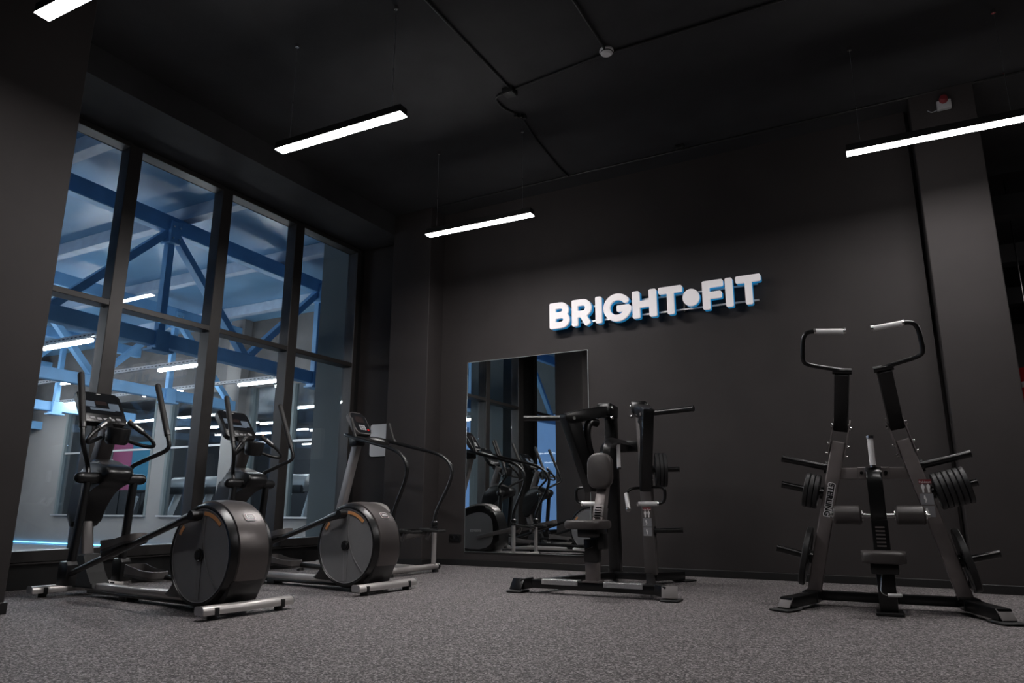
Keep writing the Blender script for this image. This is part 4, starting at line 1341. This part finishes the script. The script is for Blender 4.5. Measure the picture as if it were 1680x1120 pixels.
b = B(); box(b, (-18.2, HN - .03, HZ + .04), (7.6, .02, .02)); tag(obj('led_strip', b, 'blueled'), 'glowing blue light strip along the foot of the grey hall wall', 'light strip')
# the gym behind the hall windows
b = B(); box(b, (-14, 15, HZ - .05), (14, 7.8, .1)); struct('floor_annex', b, 'hdark')
b = B(); box(b, (-14, 15, 3.65), (14, 7.8, .1)); struct('ceiling_annex', b, 'hdark')
b = B(); box(b, (-14, 18.8, 1.7), (14, .1, 4)); struct('wall_annex', b, 'hdark')
b = B(); box(b, (-20.9, 15, 1.7), (.1, 7.8, 4)); box(b, (-7.1, 15, 1.7), (.1, 7.8, 4)); struct('wall_annex_sides', b, 'hdark')
k_ = 0
for y in (12.6, 14.6, 16.6):
    for x_ in (-18.6, -15.6, -12.6, -9.6):
        k_ += 1
        lm = thing('annex_lamp', f'linear lamp in the room behind the hall windows, {("near", "middle", "far")[(12.6, 14.6, 16.6).index(y)]} row, {("far left", "left", "right", "far right")[(-18.6, -15.6, -12.6, -9.6).index(x_)]}', 'lamp', (x_, y, 3.0), group='lamps behind the hall windows')
        b = B(); box(b, (0, 0, 0), (1.25, .06, .05), bev=.006, seg=1); obj('diffuser', b, 'hlamp', lm)
        b = B(); box(b, (0, 0, .035), (1.26, .062, .02)); obj('housing', b, 'tray', lm)


def make_treadmill():
    t = thing('treadmill', 'x', 'treadmill')
    b = B(); box(b, (0, .9, .14), (.80, 1.7, .16), bev=.03); obj('deck', b, 'plastic', t)
    b = B(); box(b, (0, 1.0, .225), (.52, 1.5, .012)); obj('belt', b, 'rubber', t)
    b = B(); prism(b, smooth_poly([(-.1, .06), (.42, .06), (.46, .20), (.30, .30), (.0, .33), (-.12, .2)], 2), .82, basis((0, 0, 0), (0, 1, 0), (0, 0, 1)), bev=.04); obj('motor_hood', b, 'silver', t)
    for s in (-1, 1):
        b = B(); bar(b, (s * .40, .05, .18), (s * .36, .42, 1.20), .07, .16, (0, 1, 0), bev=.02); obj('upright', b, 'white', t)
        b = B(); tube(b, [(s * .37, .36, 1.12), (s * .37, .80, 1.10)], .025, 12, dome=True); obj('handrail', b, 'plastic', t)
    b = B(); prism(b, smooth_poly([(-.16, 1.12), (.22, 1.10), (.26, 1.2), (.02, 1.44), (-.12, 1.42), (-.2, 1.25)], 2), .84, basis((0, .30, 0), (0, 1, 0), (0, 0, 1)), bev=.05); c = obj('console', b, 'silver', t)
    b = B(); box(b, (0, .10, 1.14), (.74, .10, .16), bev=.02); obj('console_back', b, 'plastic', c)
    return t


tm = make_treadmill()
for i, (x_, lab) in enumerate(((-16.2, 'treadmill behind the middle hall window'), (-12.3, 'treadmill behind the right hall window, left of the two there'), (-11.35, 'treadmill behind the right hall window, right of the two there'), (-15.0, 'treadmill behind the hall window beside the light grey pier'))):
    o = tm if i == 0 else copy_tree(tm)
    o.location = (x_, 11.95, HZ)
    o.scale = (0.98, 1.15, 1.18)
    tag(o, lab, 'treadmill', 'treadmills behind the hall windows')
for x_, m_, w_, lab in ((-19.25, 'pink', .85, 'pink banner in the room behind the left hall window'), (-18.30, 'teal', 1.0, 'light blue banner in the room behind the left hall window')):
    bn = thing('banner', lab, 'banner', (x_, 12.5, HZ))
    b = B(); box(b, (0, 0, 2.05), (w_, .03, 1.3)); obj('banner_cloth', b, m_, bn)
    b = B(); box(b, (0, 0, .015), (w_ * .8, .35, .03)); obj('banner_foot', b, 'black', bn)
    b = B(); cyl(b, (0, .03, .02), (0, .03, 2.7), .015, 8); obj('banner_pole', b, 'black', bn)
xt = thing('cross_trainer', 'dim exercise machine with a white sleeve behind the left hall window', 'gym machine', (-17.2, 11.6, HZ))
b = B(); bar(b, (0, 0, 0.1), (0, 1.3, .1), .1, .1); obj('base', b, 'black', xt)
b = B(); bar(b, (-.35, .2, .1), (.25, .3, 1.5), .08, .08); bar(b, (.25, .3, 1.5), (.45, .4, .9), .06, .06); obj('frame', b, 'black', xt)
b = B(); cyl(b, (-.28, .15, .75), (-.10, .15, 1.2), .045, 16); obj('white_sleeve', b, 'white', xt)
b = B(); cyl(b, (-.35, .2, 1.3), (.5, .2, 1.35), .03, 12); obj('cross_handle', b, 'black', xt)
# south facade: glazed, dusk outside
b = B(); box(b, (-16.25, -6.1, 4.6), (19.5, .3, 2.0)); struct('wall_hall_south', b, 'hpil', 'grey-green band above the glazed hall facade')
fa = bpy.data.objects.new('window_7', None)
COL.objects.link(fa)
fa['kind'] = 'structure'
fa['label'] = 'glazed hall facade with blue dusk outside'
for k_ in range(14):
    b = B(); box(b, (-26 + k_ * 1.5, -6.1, 2.4), (.10, .16, 5.6)); obj('mullion', b, 'frame', fa)
for k_ in range(13):
    for z0, z1 in ((HZ, 1.6), (1.6, 3.6)):
        b = B(); box(b, (-25.25 + k_ * 1.5, -6.1, (z0 + z1) / 2), (1.4, .008, z1 - z0 - .06)); obj('pane', b, 'glass', fa)
for z in (HZ + .03, 1.6, 3.6):
    b = B(); box(b, (-16.25, -6.1, z), (19.5, .1, .07)); obj('transom', b, 'frame', fa)
